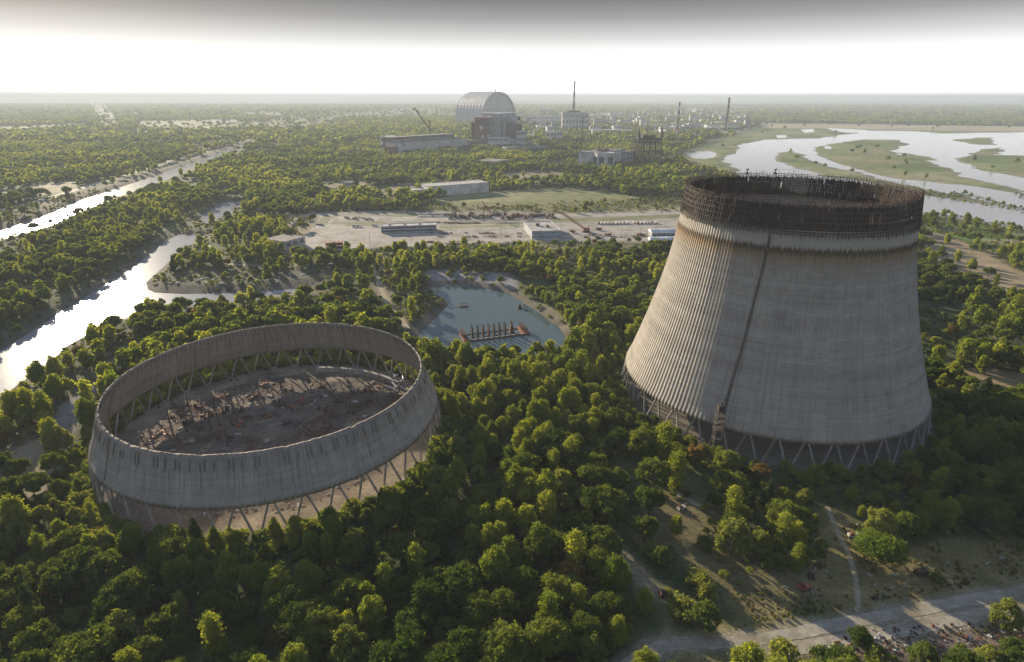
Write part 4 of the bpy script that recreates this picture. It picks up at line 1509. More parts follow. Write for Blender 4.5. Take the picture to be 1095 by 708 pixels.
fl = [at(*p) for p in ((312, 243), (338, 226.5))]
t = empty('panel_fence', (fl[0][0], fl[0][1], 0)); tag(t, 'dark short fence at the left edge of the yard', 'fence')
L = math.hypot(fl[1][0] - fl[0][0], fl[1][1] - fl[0][1]); an = math.atan2(fl[1][1] - fl[0][1], fl[1][0] - fl[0][0])
for i in range(int(L / 6)):
    f = (i + .5) / int(L / 6)
    o = mesh_obj('fence_panel', pm, t); o.location = ((fl[1][0] - fl[0][0]) * f, (fl[1][1] - fl[0][1]) * f, 0); o.rotation_euler = (0, 0, an)

# --- dock in the pond
A = np.array(at(497, 366, -3)); Bq = np.array(at(567, 357.5, -3)); Cq = np.array(at(492, 347, -3))
dl = float(np.linalg.norm(Bq - A)); an = math.atan2(Bq[1] - A[1], Bq[0] - A[0]); dd_ = 15.0
t = empty('floating_dock', (A[0], A[1], -3), an); tag(t, 'rusty floating dock with a row of dark upright frames in the pond', 'floating dock')
MB().box((dl / 2, .7, -.3), (dl, 1.6, 1.0)).build('pontoon', M['rust'], t)
MB().box((dl / 2, dd_ - 3, -.3), (dl, 1.4, .8)).build('pontoon', M['dark_steel'], t)
for s in (0, 1):
    x = 1.2 if not s else dl - 2.2
    MB().box((x, dd_ / 2 - 1, -.3), (2.4 if not s else 4.2, dd_ - 2, 1.3)).build('end_pontoon', M['red_paint'], t)
    m = MB()
    for yy in np.linspace(1, dd_ - 3, 6):
        m.bar((x - 1, yy, 1), (x - .6, yy, 4.4), .2); m.bar((x + 1, yy, 1), (x + .6, yy, 4.2), .2); m.bar((x - .6, yy, 4.2), (x + .6, yy, 4.2), .18)
    m.bar((x - .6, 1, 4.2), (x - .6, dd_ - 3, 4.2), .2); m.bar((x + .6, 1, 4.2), (x + .6, dd_ - 3, 4.2), .2)
    m.bar((x - 1, 1, 1), (x - .6, dd_ - 3, 4.2), .15)
    m.box((x, dd_ * .5, 1), (1.6, 4, 2.0))
    m.build('end_frame', M['rust'], t)
for k in range(8):
    x = dl * (.155 + .083 * k) + (1.0 if k == 7 else 0)
    m = MB()
    for yy in (5.2, 7.4):
        m.bar((x - .55, yy, .2), (x - .15, yy, 7.6), .2); m.bar((x + .55, yy, .2), (x + .15, yy, 7.6), .2)
        for zz in np.arange(1, 7.4, 1.3): m.bar((x - .5, yy, zz), (x + .45, yy, zz + .9), .12, n=3)
    m.box((x, 6.3, .4), (1.0 if k != 7 else 2.6, 2.6, 6.2 if k != 7 else 5.2), top=(.5, .8))
    m.build('upright_frame', M['dark_steel' if k % 4 != 3 else 'rust'], t)
m = MB()
for k in range(26): m.bar((dl * (k + .5) / 26, 0, .7), (dl * (k + .5) / 26, 0, 1.7), .07, n=3)
m.bar((0, 0, 1.7), (dl, 0, 1.7), .07, n=3)
for k in range(16): m.box((dl * (.08 + .055 * k), 3.2, .0), (.5, 6, .35))
m.build('walkway', M['dark_steel'], t)
MB().box((dl / 2, .7, .72), (dl * .98, 1.0, .12)).build('deck', M['pale_roof'], t)
x, y = at(496, 328, -3)
t = empty('sunken_barge', (x, y, -3), .3); tag(t, 'half-sunken dark barge frame in the middle of the pond', 'barge')
MB().box((0, 0, -.2), (7, 2.4, .9), top=(.9, .8)).build('hull', M['dark_steel'], t)
m = MB()
for s in (-2, 0, 2): m.bar((s, -.8, .6), (s, .8, 3.0), .14); m.bar((s, .8, .6), (s + 1, -.8, 2.6), .12)
m.bar((-2, 0, 2.4), (3, 0, 2.8), .12); m.build('frame', M['dark_steel'], t)
MB().bar((-8, 1.4, .1), (-3, 1, .4), .2).build('boom', M['concrete_piece'], t)
x, y = at(556, 329.5, -3)
t = empty('small_raft', (x, y, -3), .2); tag(t, 'small dark raft with a square hut on the right side of the pond', 'raft')
MB().box((0, 0, -.2), (4, 3, .6)).build('deck', M['dark_steel'], t); MB().box((0, .2, .4), (2.2, 2, 2.2), top=(.8, .8)).build('hut', M['dark_steel'], t)

# --- power plant in the distance
F1, F2 = at(510, 133), at(558, 133)
wA = (F2[0] - F1[0]) * 1.06
xc, yc = (F1[0] + F2[0]) / 2, F1[1]
lo, hi = 0, 400
for _ in range(40):
    mid = (lo + hi) / 2
    if project(xc, yc, mid)[1] > 98.2: lo = mid
    else: hi = mid
hA = lo
LEN = wA * .88
t = empty('containment_arch', (xc, yc, 0), math.radians(42)); tag(t, 'huge silver vaulted shelter arching over the old reactor', 'arch building')
NA = 26
def arc(k):
    th = math.pi * k / NA
    c, s = math.cos(th), math.sin(th)
    return (-wA / 2 * math.copysign(abs(c) ** .96, c), hA * abs(s) ** .94)


m = MB(); m2 = MB()
for k in range(NA):
    a, b = arc(k), arc(k + 1)
    MB().add([(a[0], 0, a[1]), (b[0], 0, b[1]), (b[0], LEN, b[1]), (a[0], LEN, a[1]), (a[0] * .95, 0, a[1] * .95), (b[0] * .95, 0, b[1] * .95), (b[0] * .95, LEN, b[1] * .95), (a[0] * .95, LEN, a[1] * .95)],
             [(0, 3, 2, 1), (0, 1, 5, 4), (2, 3, 7, 6), (4, 5, 6, 7)]).build('roof_panel', M['silver'], t)
for yy in (9, LEN - 6):
    pts = [(arc(k)[0] * .955, yy, arc(k)[1] * .955) for k in range(NA + 1)]
    MB().add(pts, [tuple(range(NA + 1))]).build('end_wall', M['silver'], t)
for yy in np.linspace(3, LEN - 3, 9):
    m = MB()
    for k in range(NA):
        a, b = arc(k), arc(k + 1)
        m.bar((a[0], yy, a[1]), (b[0], yy, b[1]), .7, n=3)
    m.build('roof_rib', M['silver'], t)
MB().bar((wA * .12, LEN * .3, hA), (wA * .12, LEN * .3, hA + 15), 3, 2.4, 8).build('vent_stack', M['grey_wall'], t)
m = MB()
for k in range(14):
    xx = -wA * .42 + wA * .84 * k / 13
    m.bar((xx, 8, 0), (xx, 8, hA * .5), 1.2, n=4)
m.build('wall_mullion', M['grey_wall'], t)

def blockpx(name, label, xl, xr, yb, top, depth, wall, roof, **kw):
    g = bpx(xl, yb, xr, yb, yb - top, depth)
    return BF(name, label, kw.pop('cat', 'building'), g, wall, roof, **kw)


def blk(t0, xl, xr, zb_px, zt_px, yb, depth, dy, mat, part, rows=0, cols=0):
    """a volume of the reactor building, between two pixel heights, on the same ground line"""
    a, b = at(xl, yb), at(xr, yb)
    def hz(p):
        lo, hi = 0, 400
        for _ in range(40):
            mid = (lo + hi) / 2
            if project((a[0] + b[0]) / 2, a[1] + dy, mid)[1] > p: lo = mid
            else: hi = mid
        return lo
    z0 = 0 if zb_px is None else hz(zb_px); z1 = hz(zt_px)
    o = MB().box(((a[0] + b[0]) / 2 - t0.location.x, a[1] + dy + depth / 2 - t0.location.y, z0 if z0 else -1), (b[0] - a[0], depth, z1 - z0 + (0 if z0 else 1))).build(part, M[mat], t0)
    if rows:
        ww = (b[0] - a[0]) / cols; hh = (z1 - z0) / rows
        wm = MB().box((0, 0, 0), (ww * .6, .8, hh * .45)).mesh('window', [M['glass']])
        for r in range(rows):
            for c in range(cols):
                w = mesh_obj('window', wm, o)
                w.location = (a[0] + (c + .5) * ww - t0.location.x, a[1] + dy - .1 - t0.location.y, z0 + (r + .35) * hh)
    return o


ox, oy = at(530, 159)
rb = empty('reactor_building', (ox, oy, 0)); tag(rb, 'stepped reactor building with rust-red panels in front of the silver arch', 'reactor building')
blk(rb, 508, 522, None, 125.5, 159, 60, 12, 'red_wall', 'red_tower', 5, 3)
blk(rb, 504, 509, None, 131, 159, 50, 25, 'dark_steel', 'steel_bay')
blk(rb, 522.3, 541, None, 125, 159, 60, 20, 'grey_wall', 'grey_tower')
for k_ in range(16):
    q_ = rnd.uniform(509, 553); z_ = rnd.uniform(128, 150)
    blk(rb, q_, q_ + rnd.uniform(2, 5), z_, z_ - rnd.uniform(2, 5), 159, 4, 8 + rnd.random() * 2 + (12 if 522 < q_ < 541 else 0), rnd.choice(('rust', 'white_wall', 'dark_steel', 'pale_wall', 'red_wall')), 'facade_unit')
blk(rb, 525, 538, 125, 121.5, 159, 40, 30, 'pale_wall', 'upper_hall')
blk(rb, 515, 552, None, 120.5, 159, 40, 95, 'pale_wall', 'rear_hall')
blk(rb, 541.3, 558, None, 133, 159, 46, 26, 'red_wall', 'red_wing', 4, 7)
blk(rb, 543, 551, 133, 128, 159, 30, 40, 'grey_wall', 'roof_house')
blk(rb, 552, 563, None, 140, 159, 40, 0, 'white_wall', 'white_wing', 3, 5)
blk(rb, 522, 546, None, 147, 159, 14, -10, 'white_wall', 'white_block', 2, 9)
blk(rb, 537, 552, None, 149, 159, 16, -8, 'pale_wall', 'pale_block', 2, 5)
blk(rb, 500, 523, None, 150, 159, 12, -8, 'brown_roof', 'low_block', 2, 8)
for px in (537, 557, 562):
    a = at(px, 158)
    m = MB(); lattice(m, (a[0] - ox, a[1] - oy - 12, 0), (a[0] - ox, a[1] - oy - 12, 58 if px != 537 else 66), 3.2, 14, .7)
    m.build('mast', M['dark_steel'], rb)
for k in range(9):
    a = at(511 + k * 5.2, 158)
    MB().box((a[0] - ox, a[1] - oy + 45, [78, 76, 84, 82, 66, 66, 60, 48, 40][k] * .86), (6, 6, 7)).build('roof_unit', M[rnd.choice(('rust', 'grey_wall', 'white_wall'))], rb)
foot(dict(x=ox, y=oy - 22, w=240, d=170, rz=0), 5)

g = bpx(425.5, 166, 500, 159.5, 12, 46)
t = BF('turbine_hall', 'long white-fronted turbine hall with a broad dark roof', 'building', g, 'white_wall', 'dark_roof', rows=1, cols=34, par=1.2, wmat='pale_wall')
MB().box((10, 66, -1), (g['w'] - 26, 38, g['h'] + 13)).build('upper_hall', M['dark_roof'], t)
for k in range(7):
    MB().box((-g['w'] / 2 + g['w'] * (k + .5) / 7, 26, g['h'] + 1.0), (g['w'] / 9, 16, 5), top=(.95, .6)).build('roof_lantern', M['dark_roof'], t)
MB().box((-g['w'] / 2 - 8, 12, -1), (14, 30, g['h'] * .8)).build('red_wing', M['red_wall'], t)
g = bpx(407.5, 160, 420, 162, 14, 36)
BF('end_tower', 'square white end block left of the turbine hall', 'building', g, 'white_wall', 'pale_roof', rows=2, cols=3)
g = bpx(541, 164.5, 587, 163, 6.5, 26)
BF('low_hall', 'low blue-grey hall right of the reactor building', 'building', g, 'pale_wall', 'dark_roof', rows=2, cols=16, strip=True)
g = bpx(556, 159, 570, 158, 6, 20)
BF('low_hall', 'small dark-roofed hall behind the blue-grey one', 'building', g, 'grey_wall', 'dark_roof', rows=1, cols=6)
g = bpx(530, 180, 544, 177.5, 7, 46)
BF('white_hall', 'small white hall with a brown sloping roof among the trees', 'building', g, 'white_wall', 'brown_roof', rows=1, cols=5, par=0)
g = bpx(588.5, 153, 601.5, 152, 11.5, 22)
BF('white_block', 'plain white cubic building among the trees', 'building', g, 'white_wall', 'pale_roof', rows=2, cols=4)
g = bpx(639, 181, 668, 176, 17, 46)
t = BF('grey_hall', 'big pale hall with a broken dark roof beside the steel skeleton', 'building', g, 'pale_wall', 'dark_roof', rows=0, extra=[('door', (-12, -.1, 0), (9, .4, 12), 'grey_wall'), ('roof_house', (6, 24, g['h'] + .9), (22, 12, 4), 'dark_roof'), ('roof_house', (-16, 16, g['h'] + .9), (14, 12, 3), 'rust')])
g = bpx(620.5, 177.5, 638, 181.5, 16, 40)
BF('white_hall', 'white wing with a long dark window band, left part of the big pale hall', 'building', g, 'white_wall', 'pale_roof', rows=1, cols=4, strip=True)
g = bpx(669, 177, 679, 175, 14, 30)
BF('grey_hall', 'narrow grey block between the pale hall and the steel skeleton', 'building', g, 'grey_wall', 'dark_roof', rows=3, cols=3)
# dark steel skeleton building
a, b = at(680.5, 176), at(705.5, 176)
wS = b[0] - a[0]
t = empty('steel_skeleton', ((a[0] + b[0]) / 2, a[1], 0), .15); tag(t, 'dark skeleton of an unfinished building with four corner towers', 'steel skeleton')
hS = 53
for i in range(5):
    for j in range(3):
        m = MB(); x_, y_ = -wS / 2 + wS * i / 4, j * 15
        for q in (-1, 1): m.bar((x_ + q * 1.6, y_, 0), (x_ + q * .9, y_, hS), .9, .7, 4)
        for z in range(0, 50, 6): m.bar((x_ - 1.4, y_, z), (x_ + 1.4, y_, z + 6), .4, n=3)
        m.build('column', M['black_steel'], t)
for z in (27, 44):
    for j in range(3): MB().box((0, j * 15, z), (wS, 1.2, 1.3)).build('beam', M['black_steel'], t)
MB().box((0, 15, 50), (wS * .95, 30, 4.5)).build('top_deck', M['black_steel'], t)
MB().box((0, 15, 54.51), (wS * .5, 14, 5)).build('top_block', M['black_steel'], t)
for i in (0, 4):
    MB().box((-wS / 2 + wS * i / 4, 0, 54.52), (5.5, 5.5, 17), top=(.45, .5)).build('corner_tower', M['black_steel'], t)
m = MB()
for i in (0, 3):
    for z in (0, 14, 28): m.bar((-wS / 2 + wS * i / 4, 0, z), (-wS / 2 + wS * (i + 1) / 4, 0, z + 14), .45, n=3)
m.build('bracing', M['black_steel'], t)
foot(dict(x=(a[0] + b[0]) / 2, y=a[1], w=wS, d=32, rz=.15))


def stack(px, yb, yt, r0, r1, label, bands=True, mat='grey_wall', name='chimney'):
    x, y = at(px, yb)
    lo, hi = 0, 900
    for _ in range(40):
        mid = (lo + hi) / 2
        if project(x, y, mid)[1] > yt: lo = mid
        else: hi = mid
    h = lo
    t = empty(name, (x, y, 0)); tag(t, label, 'chimney' if name == 'chimney' else 'mast')
    n = 9
    for k in range(n):
        ra, rb_ = r0 + (r1 - r0) * k / n, r0 + (r1 - r0) * (k + 1) / n
        MB().bar((0, 0, h * k / n), (0, 0, h * (k + 1) / n), ra, rb_, 10).build('band', M[('dark_steel' if k % 2 == 0 else mat) if bands else mat], t)
    m = MB()
    for z in (.4, .7, .97): m.bar((0, 0, h * z), (0, 0, h * z + 1.5), r0 * 1.35, n=10)
    m.build('gallery', M['dark_steel'], t)
    for a in range(4):
        c, s = math.cos(a * 1.57 + .78), math.sin(a * 1.57 + .78)
        MB().bar((c * r0 * 2.6, s * r0 * 2.6, 0), (c * r0 * 1.1, s * r0 * 1.1, h * .62), r0 * .1, n=3).build('strut', M['dark_steel'], t)
    return t


stack(612.8, 138, 86.8, 4.6, 3.4, 'tallest striped chimney rising above the horizon')
stack(723.5, 147, 109, 3.2, 2.4, 'slim dark chimney above the distant works', mat='pale_wall')
stack(775.8, 140, 104, 5, 3.6, 'dark chimney, rightmost on the horizon', mat='dark_roof')
stack(621, 178, 125, .9, .6, 'thin dark mast standing among trees before the pale hall', bands=False, mat='dark_steel', name='steel_mast')
stack(707, 150, 127.5, 1.2, .9, 'thin mast left of the slim chimney', bands=False, mat='dark_roof', name='steel_mast')
# derrick crane left of the reactor
cx0, cy0 = at(460, 150)
t = empty('derrick_crane', (cx0, cy0, 0)); tag(t, 'tall dark derrick crane with a raised jib behind the turbine hall', 'crane')
lattice(MB(), (0, 0, 0), (0, 0, 64), 5, 12, .8).build('mast', M['dark_steel'], t)
lattice(MB(), (0, 0, 36), (-46, 0, 100), 4, 14, .7).build('jib', M['dark_steel'], t)
lattice(MB(), (-46, 0, 100), (-54, 0, 92), 3, 4, .6).build('jib_head', M['dark_steel'], t)
MB().bar((0, 0, 64), (-46, 0, 100), .5).build('stay', M['dark_steel'], t)
MB().box((4, 0, 30), (12, 7, 7)).build('cabin', M['rust'], t)

# blocks of the plant behind
g = bpx(601, 139.5, 629, 139.5, 18, 40); t = BF('reactor_block', 'white twin reactor block under the tallest chimney', 'building', g, 'white_wall', 'dark_roof', rows=3, cols=8, par=3, extra=[('roof_house', (-8, 30, g['h'] * 1.03), (g['w'] * .5, 20, 10), 'dark_roof')])
g = bpx(563, 131.5, 601, 132, 7, 50); BF('white_hall', 'long low white hall between the arch and the tallest chimney', 'building', g, 'white_wall', 'pale_roof', rows=2, cols=14, par=1)
g = bpx(577, 123.5, 592, 123.5, 6, 50); BF('grey_block', 'flat grey block behind the long white hall', 'building', g, 'grey_wall', 'dark_roof', rows=2, cols=5, par=1)
rn2 = random.Random(21)
proto = []
for v in range(8):
    w, d, h = [(60, 30, 16), (34, 26, 24), (90, 26, 12), (26, 22, 32), (48, 36, 20), (110, 34, 14), (22, 22, 14), (40, 22, 10)][v]
    wl = ['white_wall', 'pale_wall', 'white_wall', 'grey_wall', 'pale_wall', 'white_wall', 'red_wall', 'white_wall'][v]
    rf = ['pale_roof', 'dark_roof', 'white_roof', 'dark_roof', 'brown_roof', 'pale_roof', 'brown_roof', 'white_roof'][v]
    k = 0
    lab = ['mid-sized white block', 'pale cubic block with a dark roof', 'long low white hall', 'upright grey block with a dark roof', 'pale block with a brown roof', 'very long white hall', 'small red-brown block', 'small low white hall'][v] + ' in the distant works around the plant'
    proto.append((w, d, h, wl, rf, lab))
used = {}
spots = []
for k in range(170):
    px = rn2.uniform(566, 800) if k < 150 else rn2.uniform(500, 570); py = rn2.uniform(118, 143) if k < 150 else rn2.uniform(122, 134)
    if px > 730: py = min(py, 139)
    if k >= 150 and 503 < px < 560: continue
    if 598 < px < 632 and py < 145: continue
    spots.append((px, py))
for px, py in spots:
    x, y = at(px, py)
    v = rn2.randrange(8)
    w, d, h, wl, rf, lab = proto[v]
    FOOT.append(np.array([(x - w / 2 - 12, y - 50), (x + w / 2 + 12, y - 50), (x + w / 2 + 12, y + d + 10), (x - w / 2 - 12, y + d + 10)]))
    rz = rn2.choice((0, 0, .12, -.1, 1.57))
    if v not in used:
        used[v] = building(['works_block', 'works_hall'][v in (2, 5, 7)], lab, 'building', x, y, w, d, h, rz, wl, rf, rows=max(1, h // 10), cols=4, par=0, group='scattered ' + lab.split(' in the')[0] + 's in the works', sides=False)
    else:
        c_ = copy_tree(used[v], (x, y, 0), rz, (rn2.uniform(.8, 1.3), 1, rn2.uniform(.8, 1.2)))
        w_ = ('beside the silver arch' if px < 566 else 'left of the tallest chimney' if px < 605 else 'right of the tallest chimney' if px < 660 else 'left of the slim chimney' if px < 723 else 'between the slim and the rightmost chimney' if px < 772 else 'right of the rightmost chimney')
        w_ += ', ' + ('back row' if py < 127 else ('middle row' if py < 135 else 'front row'))
        relabel(c_, lab.split(' in the')[0] + ' ' + w_, 'works buildings ' + w_)
for px, py in ((655, 136), (672, 134), (690, 137), (742, 133), (700, 131), (756, 135), (640, 131), (583, 139), (662, 128)):
    x, y = at(px, py)
    t = empty('steel_mast', (x, y, 0)); tag(t, 'thin pale mast rising among the distant works', 'mast', 'thin masts among the distant works')
    hh = rn2.uniform(35, 70)
    MB().bar((0, 0, 0), (0, 0, hh), 1.6, 1, 6).build('shaft', M['white_wall'], t); MB().bar((0, 0, hh), (0, 0, hh + 2), 2.2, n=6).build('cap', M['red_wall'], t)
# small houses left among the woods
HS = [(385, 187, 'pale_wall', 'small pale house left of the oval field'), (394, 186, 'white_wall', 'small white house beside the pale one left of the field'), (430, 171, 'white_wall', 'white hut among the trees before the turbine hall'), (333, 218, 'grey_wall', 'low grey hut above the left end of the yard'), (372, 200, 'pale_wall', 'pale hut in the woods above the yard'), (528, 196, 'pale_wall', 'pale hut in the bare patch right of the long warehouse')]
for px, py, wl, lab in HS:
    g = bpx(px - 5, py, px + 5, py, 4.5, 9)
    BF('small_house', lab, 'house', g, wl, 'brown_roof', rows=1, cols=4, par=0, sides=False)

# ------------------------------------------------------------------ scrap in the clearing
def on(px, py): return at(px, py, .3)


m = MB(); r3 = random.Random(9)
for k in range(900):
    px, py = r3.uniform(868, 1130), r3.uniform(664, 706)
    x, y = at(px, py)
    if sdf(np.array([x]), np.array([y]), scrap_p)[0] > -.5: continue
    m.rock((x, y, 0), .12 + .4 * r3.random() ** 2, r3, .6, r3.choice((0, 0, 1, 2, 3, 4)))
tag(m.build('rubble', [M['brown_roof'], M['rust'], M['concrete_piece'], M['dark_steel'], M['rust']]), 'mixed scrap and rubble along the near side of the slab road', None, None, 'stuff')
SC = {'white_roof': 'crumpled white sheet', 'rust': 'rusty brown sheet', 'red_paint': 'faded red panel', 'pale_roof': 'pale grey panel', 'dark_steel': 'dark steel plate', 'blue_panel': 'bluish panel'}
for k in range(84):
    for _ in range(30):
        px, py = r3.uniform(872, 1095), r3.uniform(664, 700)
        x, y = at(px, py)
        if sdf(np.array([x]), np.array([y]), scrap_p)[0] < -.8: break
    mt = r3.choice(('white_roof', 'rust', 'rust', 'red_paint', 'dark_steel', 'pale_roof', 'dark_steel', 'rust', 'rust', 'dark_steel', 'rust', 'dark_steel'))
    w, d = r3.uniform(.5, 1.5), r3.uniform(.35, .9)
    vs = []
    for i in range(4):
        for j in range(3): vs.append((w * (i / 3 - .5), d * (j / 2 - .5), .3 + r3.uniform(-.18, .25)))
    fs = [(i * 3 + j, i * 3 + j + 3, i * 3 + j + 4, i * 3 + j + 1) for i in range(3) for j in range(2)]
    mm = MB(); mm.add(vs, fs); mm.add([(v[0], v[1], v[2] - .06) for v in vs], [tuple(reversed(f)) for f in fs])
    mm.box((0, 0, -.1), (w * .5, d * .6, .5), r3.random(), top=(.7, .6))
    o = mm.build('scrap_sheet', M[mt]); o.location = (x, y, .1); o.rotation_euler = (r3.uniform(-.4, .4), r3.uniform(-.4, .4), r3.random() * 6)
    w_ = ('left end' if px < 930 else ('left half' if px < 985 else ('right half' if px < 1040 else 'right end'))) + ' of the roadside scrap heap, ' + ('nearer the road' if py < 682 else 'nearer the bottom edge')
    tag(o, SC[mt] + ' at the ' + w_, 'scrap metal', SC[mt] + 's, ' + w_)


def wreck(px, py, w, d, h, rz, mt, label, z=0):
    x, y = at(px, py)
    t = empty('machine_wreck', (x, y, 0), rz); tag(t, label, 'machine wreck')
    MB().box((0, 0, .3), (w, d, h * .5), top=(.95, .9)).build('body', M[mt], t)
    MB().box((-w * .2, 0, .3 + h * .5), (w * .4, d * .8, h * .45), top=(.7, .8)).build('cab', M['rust' if mt != 'rust' else 'dark_steel'], t)
    for sx in (-.35, .35):
        for sy in (-.5, .5): MB().bar((w * sx, d * sy - .12, .4), (w * sx, d * sy + .12, .4), .42, n=8).build('wheel', M['dark_steel'], t)
    MB().bar((w * .3, 0, h * .5), (w * .7, .2, h * 1.1), .1).build('bar', M[mt], t)


wreck(860, 629, 3.6, 2.2, 1.8, .2, 'red_paint', 'bright rust-red wreck in the sunlit grass left of the footpath')
wreck(706, 588, 3.6, 2, 1.6, .8, 'rust', 'dark red wreck in the shade of the left clearing')
wreck(868, 617, 2.6, 1.6, 1.3, 1.2, 'rust', 'small rusty wreck just above the bright red one')
wreck(878, 605, 3.0, 1.8, 1.3, .4, 'rust', 'rusty wreck half hidden by bushes left of the footpath')
wreck(712, 636, 3.4, 2, 1.5, .1, 'rust', 'brown wreck between the bushes at the edge of the trees')
wreck(985, 613, 4, 2, 1.6, .3, 'dark_steel', 'dark wreck in the shade right of the round bush')
wreck(915, 575, 4.5, 2, 1.8, -.3, 'pale_roof', 'pale grey wreck beside the footpath below the tall tower')
wreck(936, 640, 1.6, 1, .8, .5, 'rust', 'tiny rusty wreck close to the slab road')
wreck(729, 544, 3, 2, 1.5, .4, 'pale_roof', 'pale wreck among trees in front of the tall tower')
for k in range(46):
    px, py = r3.choice(((r3.uniform(905, 935), r3.uniform(560, 580)), (r3.uniform(1010, 1080), r3.uniform(595, 625)), (r3.uniform(840, 890), r3.uniform(590, 640)), (r3.uniform(925, 990), r3.uniform(600, 640)), (r3.uniform(690, 760), r3.uniform(550, 600))))
    x, y = at(px, py)
    mm = MB(); mm.box((0, 0, 0), (r3.uniform(.5, 1.8), r3.uniform(.3, .8), r3.uniform(.2, .6)), 0, top=(.9, .7)); mm.bar((0, 0, .1), (r3.uniform(-1, 1), r3.uniform(-1, 1), .5), .06, n=3)
    mt = r3.choice(('rust', 'concrete_piece', 'pale_roof'))
    o = mm.build('scrap_block', M[mt]); o.location = (x, y, 0); o.rotation_euler = (0, 0, r3.random() * 6)
    tag(o, {'rust': 'small rusty', 'concrete_piece': 'small broken concrete', 'pale_roof': 'small pale metal'}[mt] + ' block lying in the dry grass of the clearing', 'scrap block', mt.split('_')[0] + ' blocks scattered in the clearing')
# bright fragments on the bare ground left of the ring, and along the stone basin
for k in range(60):
    if k < 26: px, py = r3.uniform(90, 220), 0; py = 420 - (px - 90) * .6 + r3.uniform(-30, 12)
    else: px, py = r3.uniform(180, 372), r3.uniform(293, 306)
    x, y = at(px, py)
    zz = float(terrain_z(np.array([x]), np.array([y]))[0])
    if zz < -2.5: continue
    mm = MB(); mm.box((0, 0, 0), (r3.uniform(1.2, 3.5), r3.uniform(.8, 1.8), r3.uniform(.3, .9)), 0, top=(.9, .8)); mm.rock((.8, .6, 0), .7, r3)
    o = mm.build('concrete_block', M[r3.choice(('concrete_piece', 'pale_roof', 'pale_roof'))]); o.location = (x, y, zz); o.rotation_euler = (r3.uniform(-.2, .2), 0, r3.random() * 6)
    if k < 26:
        w_ = 'near the canal' if px > 165 else ('halfway along' if px > 125 else 'at its near end')
        tag(o, 'pale concrete block dumped left of the broken ring, ' + w_, 'concrete block', 'blocks dumped left of the ring, ' + w_)
    else:
        w_ = 'canal end' if px < 240 else ('middle' if px < 310 else 'pond end')
        tag(o, 'pale concrete block on the stony spit slope, ' + w_, 'concrete block', 'blocks on the stony spit, ' + w_)


# ------------------------------------------------------------------ trees
def leaf_cloud(lobes, n, size, rs, up=.35, long=1.0):
    """rhombic leaf sprays on and just inside the lobes"""
    L = np.array(lobes)
    wgt = L[:, 3] ** 2; wgt = wgt / wgt.sum()
    idx = rs.choice(len(L), n, p=wgt)
    d = rs.normal(size=(n, 3)); d[:, 2] += .25
    d /= np.linalg.norm(d, axis=1)[:, None]
    r = L[idx, 3] * (1 - .45 * rs.random(n) ** 2) * rs.uniform(.78, 1.08, n) * (1 + .75 * rs.random(n) ** 4)
    sprig = rs.normal(size=(len(L), 3)) * .28 + np.array([0, 0, .12])
    d = d + sprig[idx] * rs.random(n)[:, None] ** 2
    c = L[idx, :3] + d * r[:, None] * np.array([1, 1, .85 if long == 1 else long])
    nn = d + rs.normal(size=(n, 3)) * .55; nn[:, 2] += up
    nn /= np.linalg.norm(nn, axis=1)[:, None]
    a = np.cross(nn, rs.normal(size=(n, 3))); a /= np.linalg.norm(a, axis=1)[:, None]
    b = np.cross(nn, a)
    s = size * rs.uniform(.6, 1.35, n)[:, None]
    v = np.stack([c + a * s, c + b * s * .6 - nn * s * .15, c - a * s, c - b * s * .6 - nn * s * .15], 1).reshape(-1, 3)
    q = np.arange(4 * n).reshape(n, 4)
    return v, q


def crown_lobes(kind, H, rs):
    """H = total height; gives spheres (x,y,z,r)"""
    out = []
    if kind == 'oak':
        R = H * .42; zc = H * .62
        for k in range(62):
            u = rs.random(); a = rs.random() * 6.283; el = math.asin(1 - 1.25 * u)
            f = rs.uniform(.55, .95)
            out.append((R * f * math.cos(el) * math.cos(a), R * f * math.cos(el) * math.sin(a), zc + H * .31 * f * math.sin(el), R * rs.uniform(.12, .27)))
    elif kind == 'poplar':
        for k in range(46):
            z = H * (.2 + .76 * (k + .5) / 46); f = (z / H - .15) / .85
            R = H * .24 * math.sin(math.pi * min(1, f * .80 + .14)) ** .8
            a = k * 2.4 + rs.random()
            q = rs.uniform(.35, .85); out.append((R * q * math.cos(a), R * q * math.sin(a), z + H * .03 * rs.random(), max(H * .03, R * rs.uniform(.30, .5))))
    elif kind == 'column':
        for k in range(20):
            z = H * (.10 + .86 * (k + .5) / 20); f = z / H
            R = H * .15 * min(1, (1.02 - f) * 4.5) ** .6 * min(1, f * 6) ** .5
            a = k * 2.4
            out.append((R * .35 * math.cos(a), R * .35 * math.sin(a), z, max(H * .04, R * rs.uniform(.7, .9))))
    elif kind == 'willow':
        R = H * .38; zc = H * .55
        for k in range(44):
            a = rs.random() * 6.283; f = math.sqrt(rs.random())
            z = zc + H * .36 * (1 - f * f) - H * .1 * rs.random() - H * .12 * f
            out.append((R * f * math.cos(a), R * f * math.sin(a), z, R * rs.uniform(.13, .25)))
    elif kind == 'pine':
        for k in range(24):
            f = (k + .5) / 24; z = H * (.18 + .8 * f)
            R = H * .2 * (1 - f) ** .8 + H * .03
            a = k * 2.4 + rs.random() * .6
            out.append((R * .6 * math.cos(a), R * .6 * math.sin(a), z, R * .55))
    else:  # bush
        R = H * .62; zc = H * .45
        for k in range(18):
            a = rs.random() * 6.283; el = math.asin(rs.uniform(-.2, 1)); f = rs.uniform(.5, .8)
            out.append((R * f * math.cos(el) * math.cos(a), R * f * math.cos(el) * math.sin(a), zc + H * .4 * f * math.sin(el), R * rs.uniform(.28, .4)))
    return out


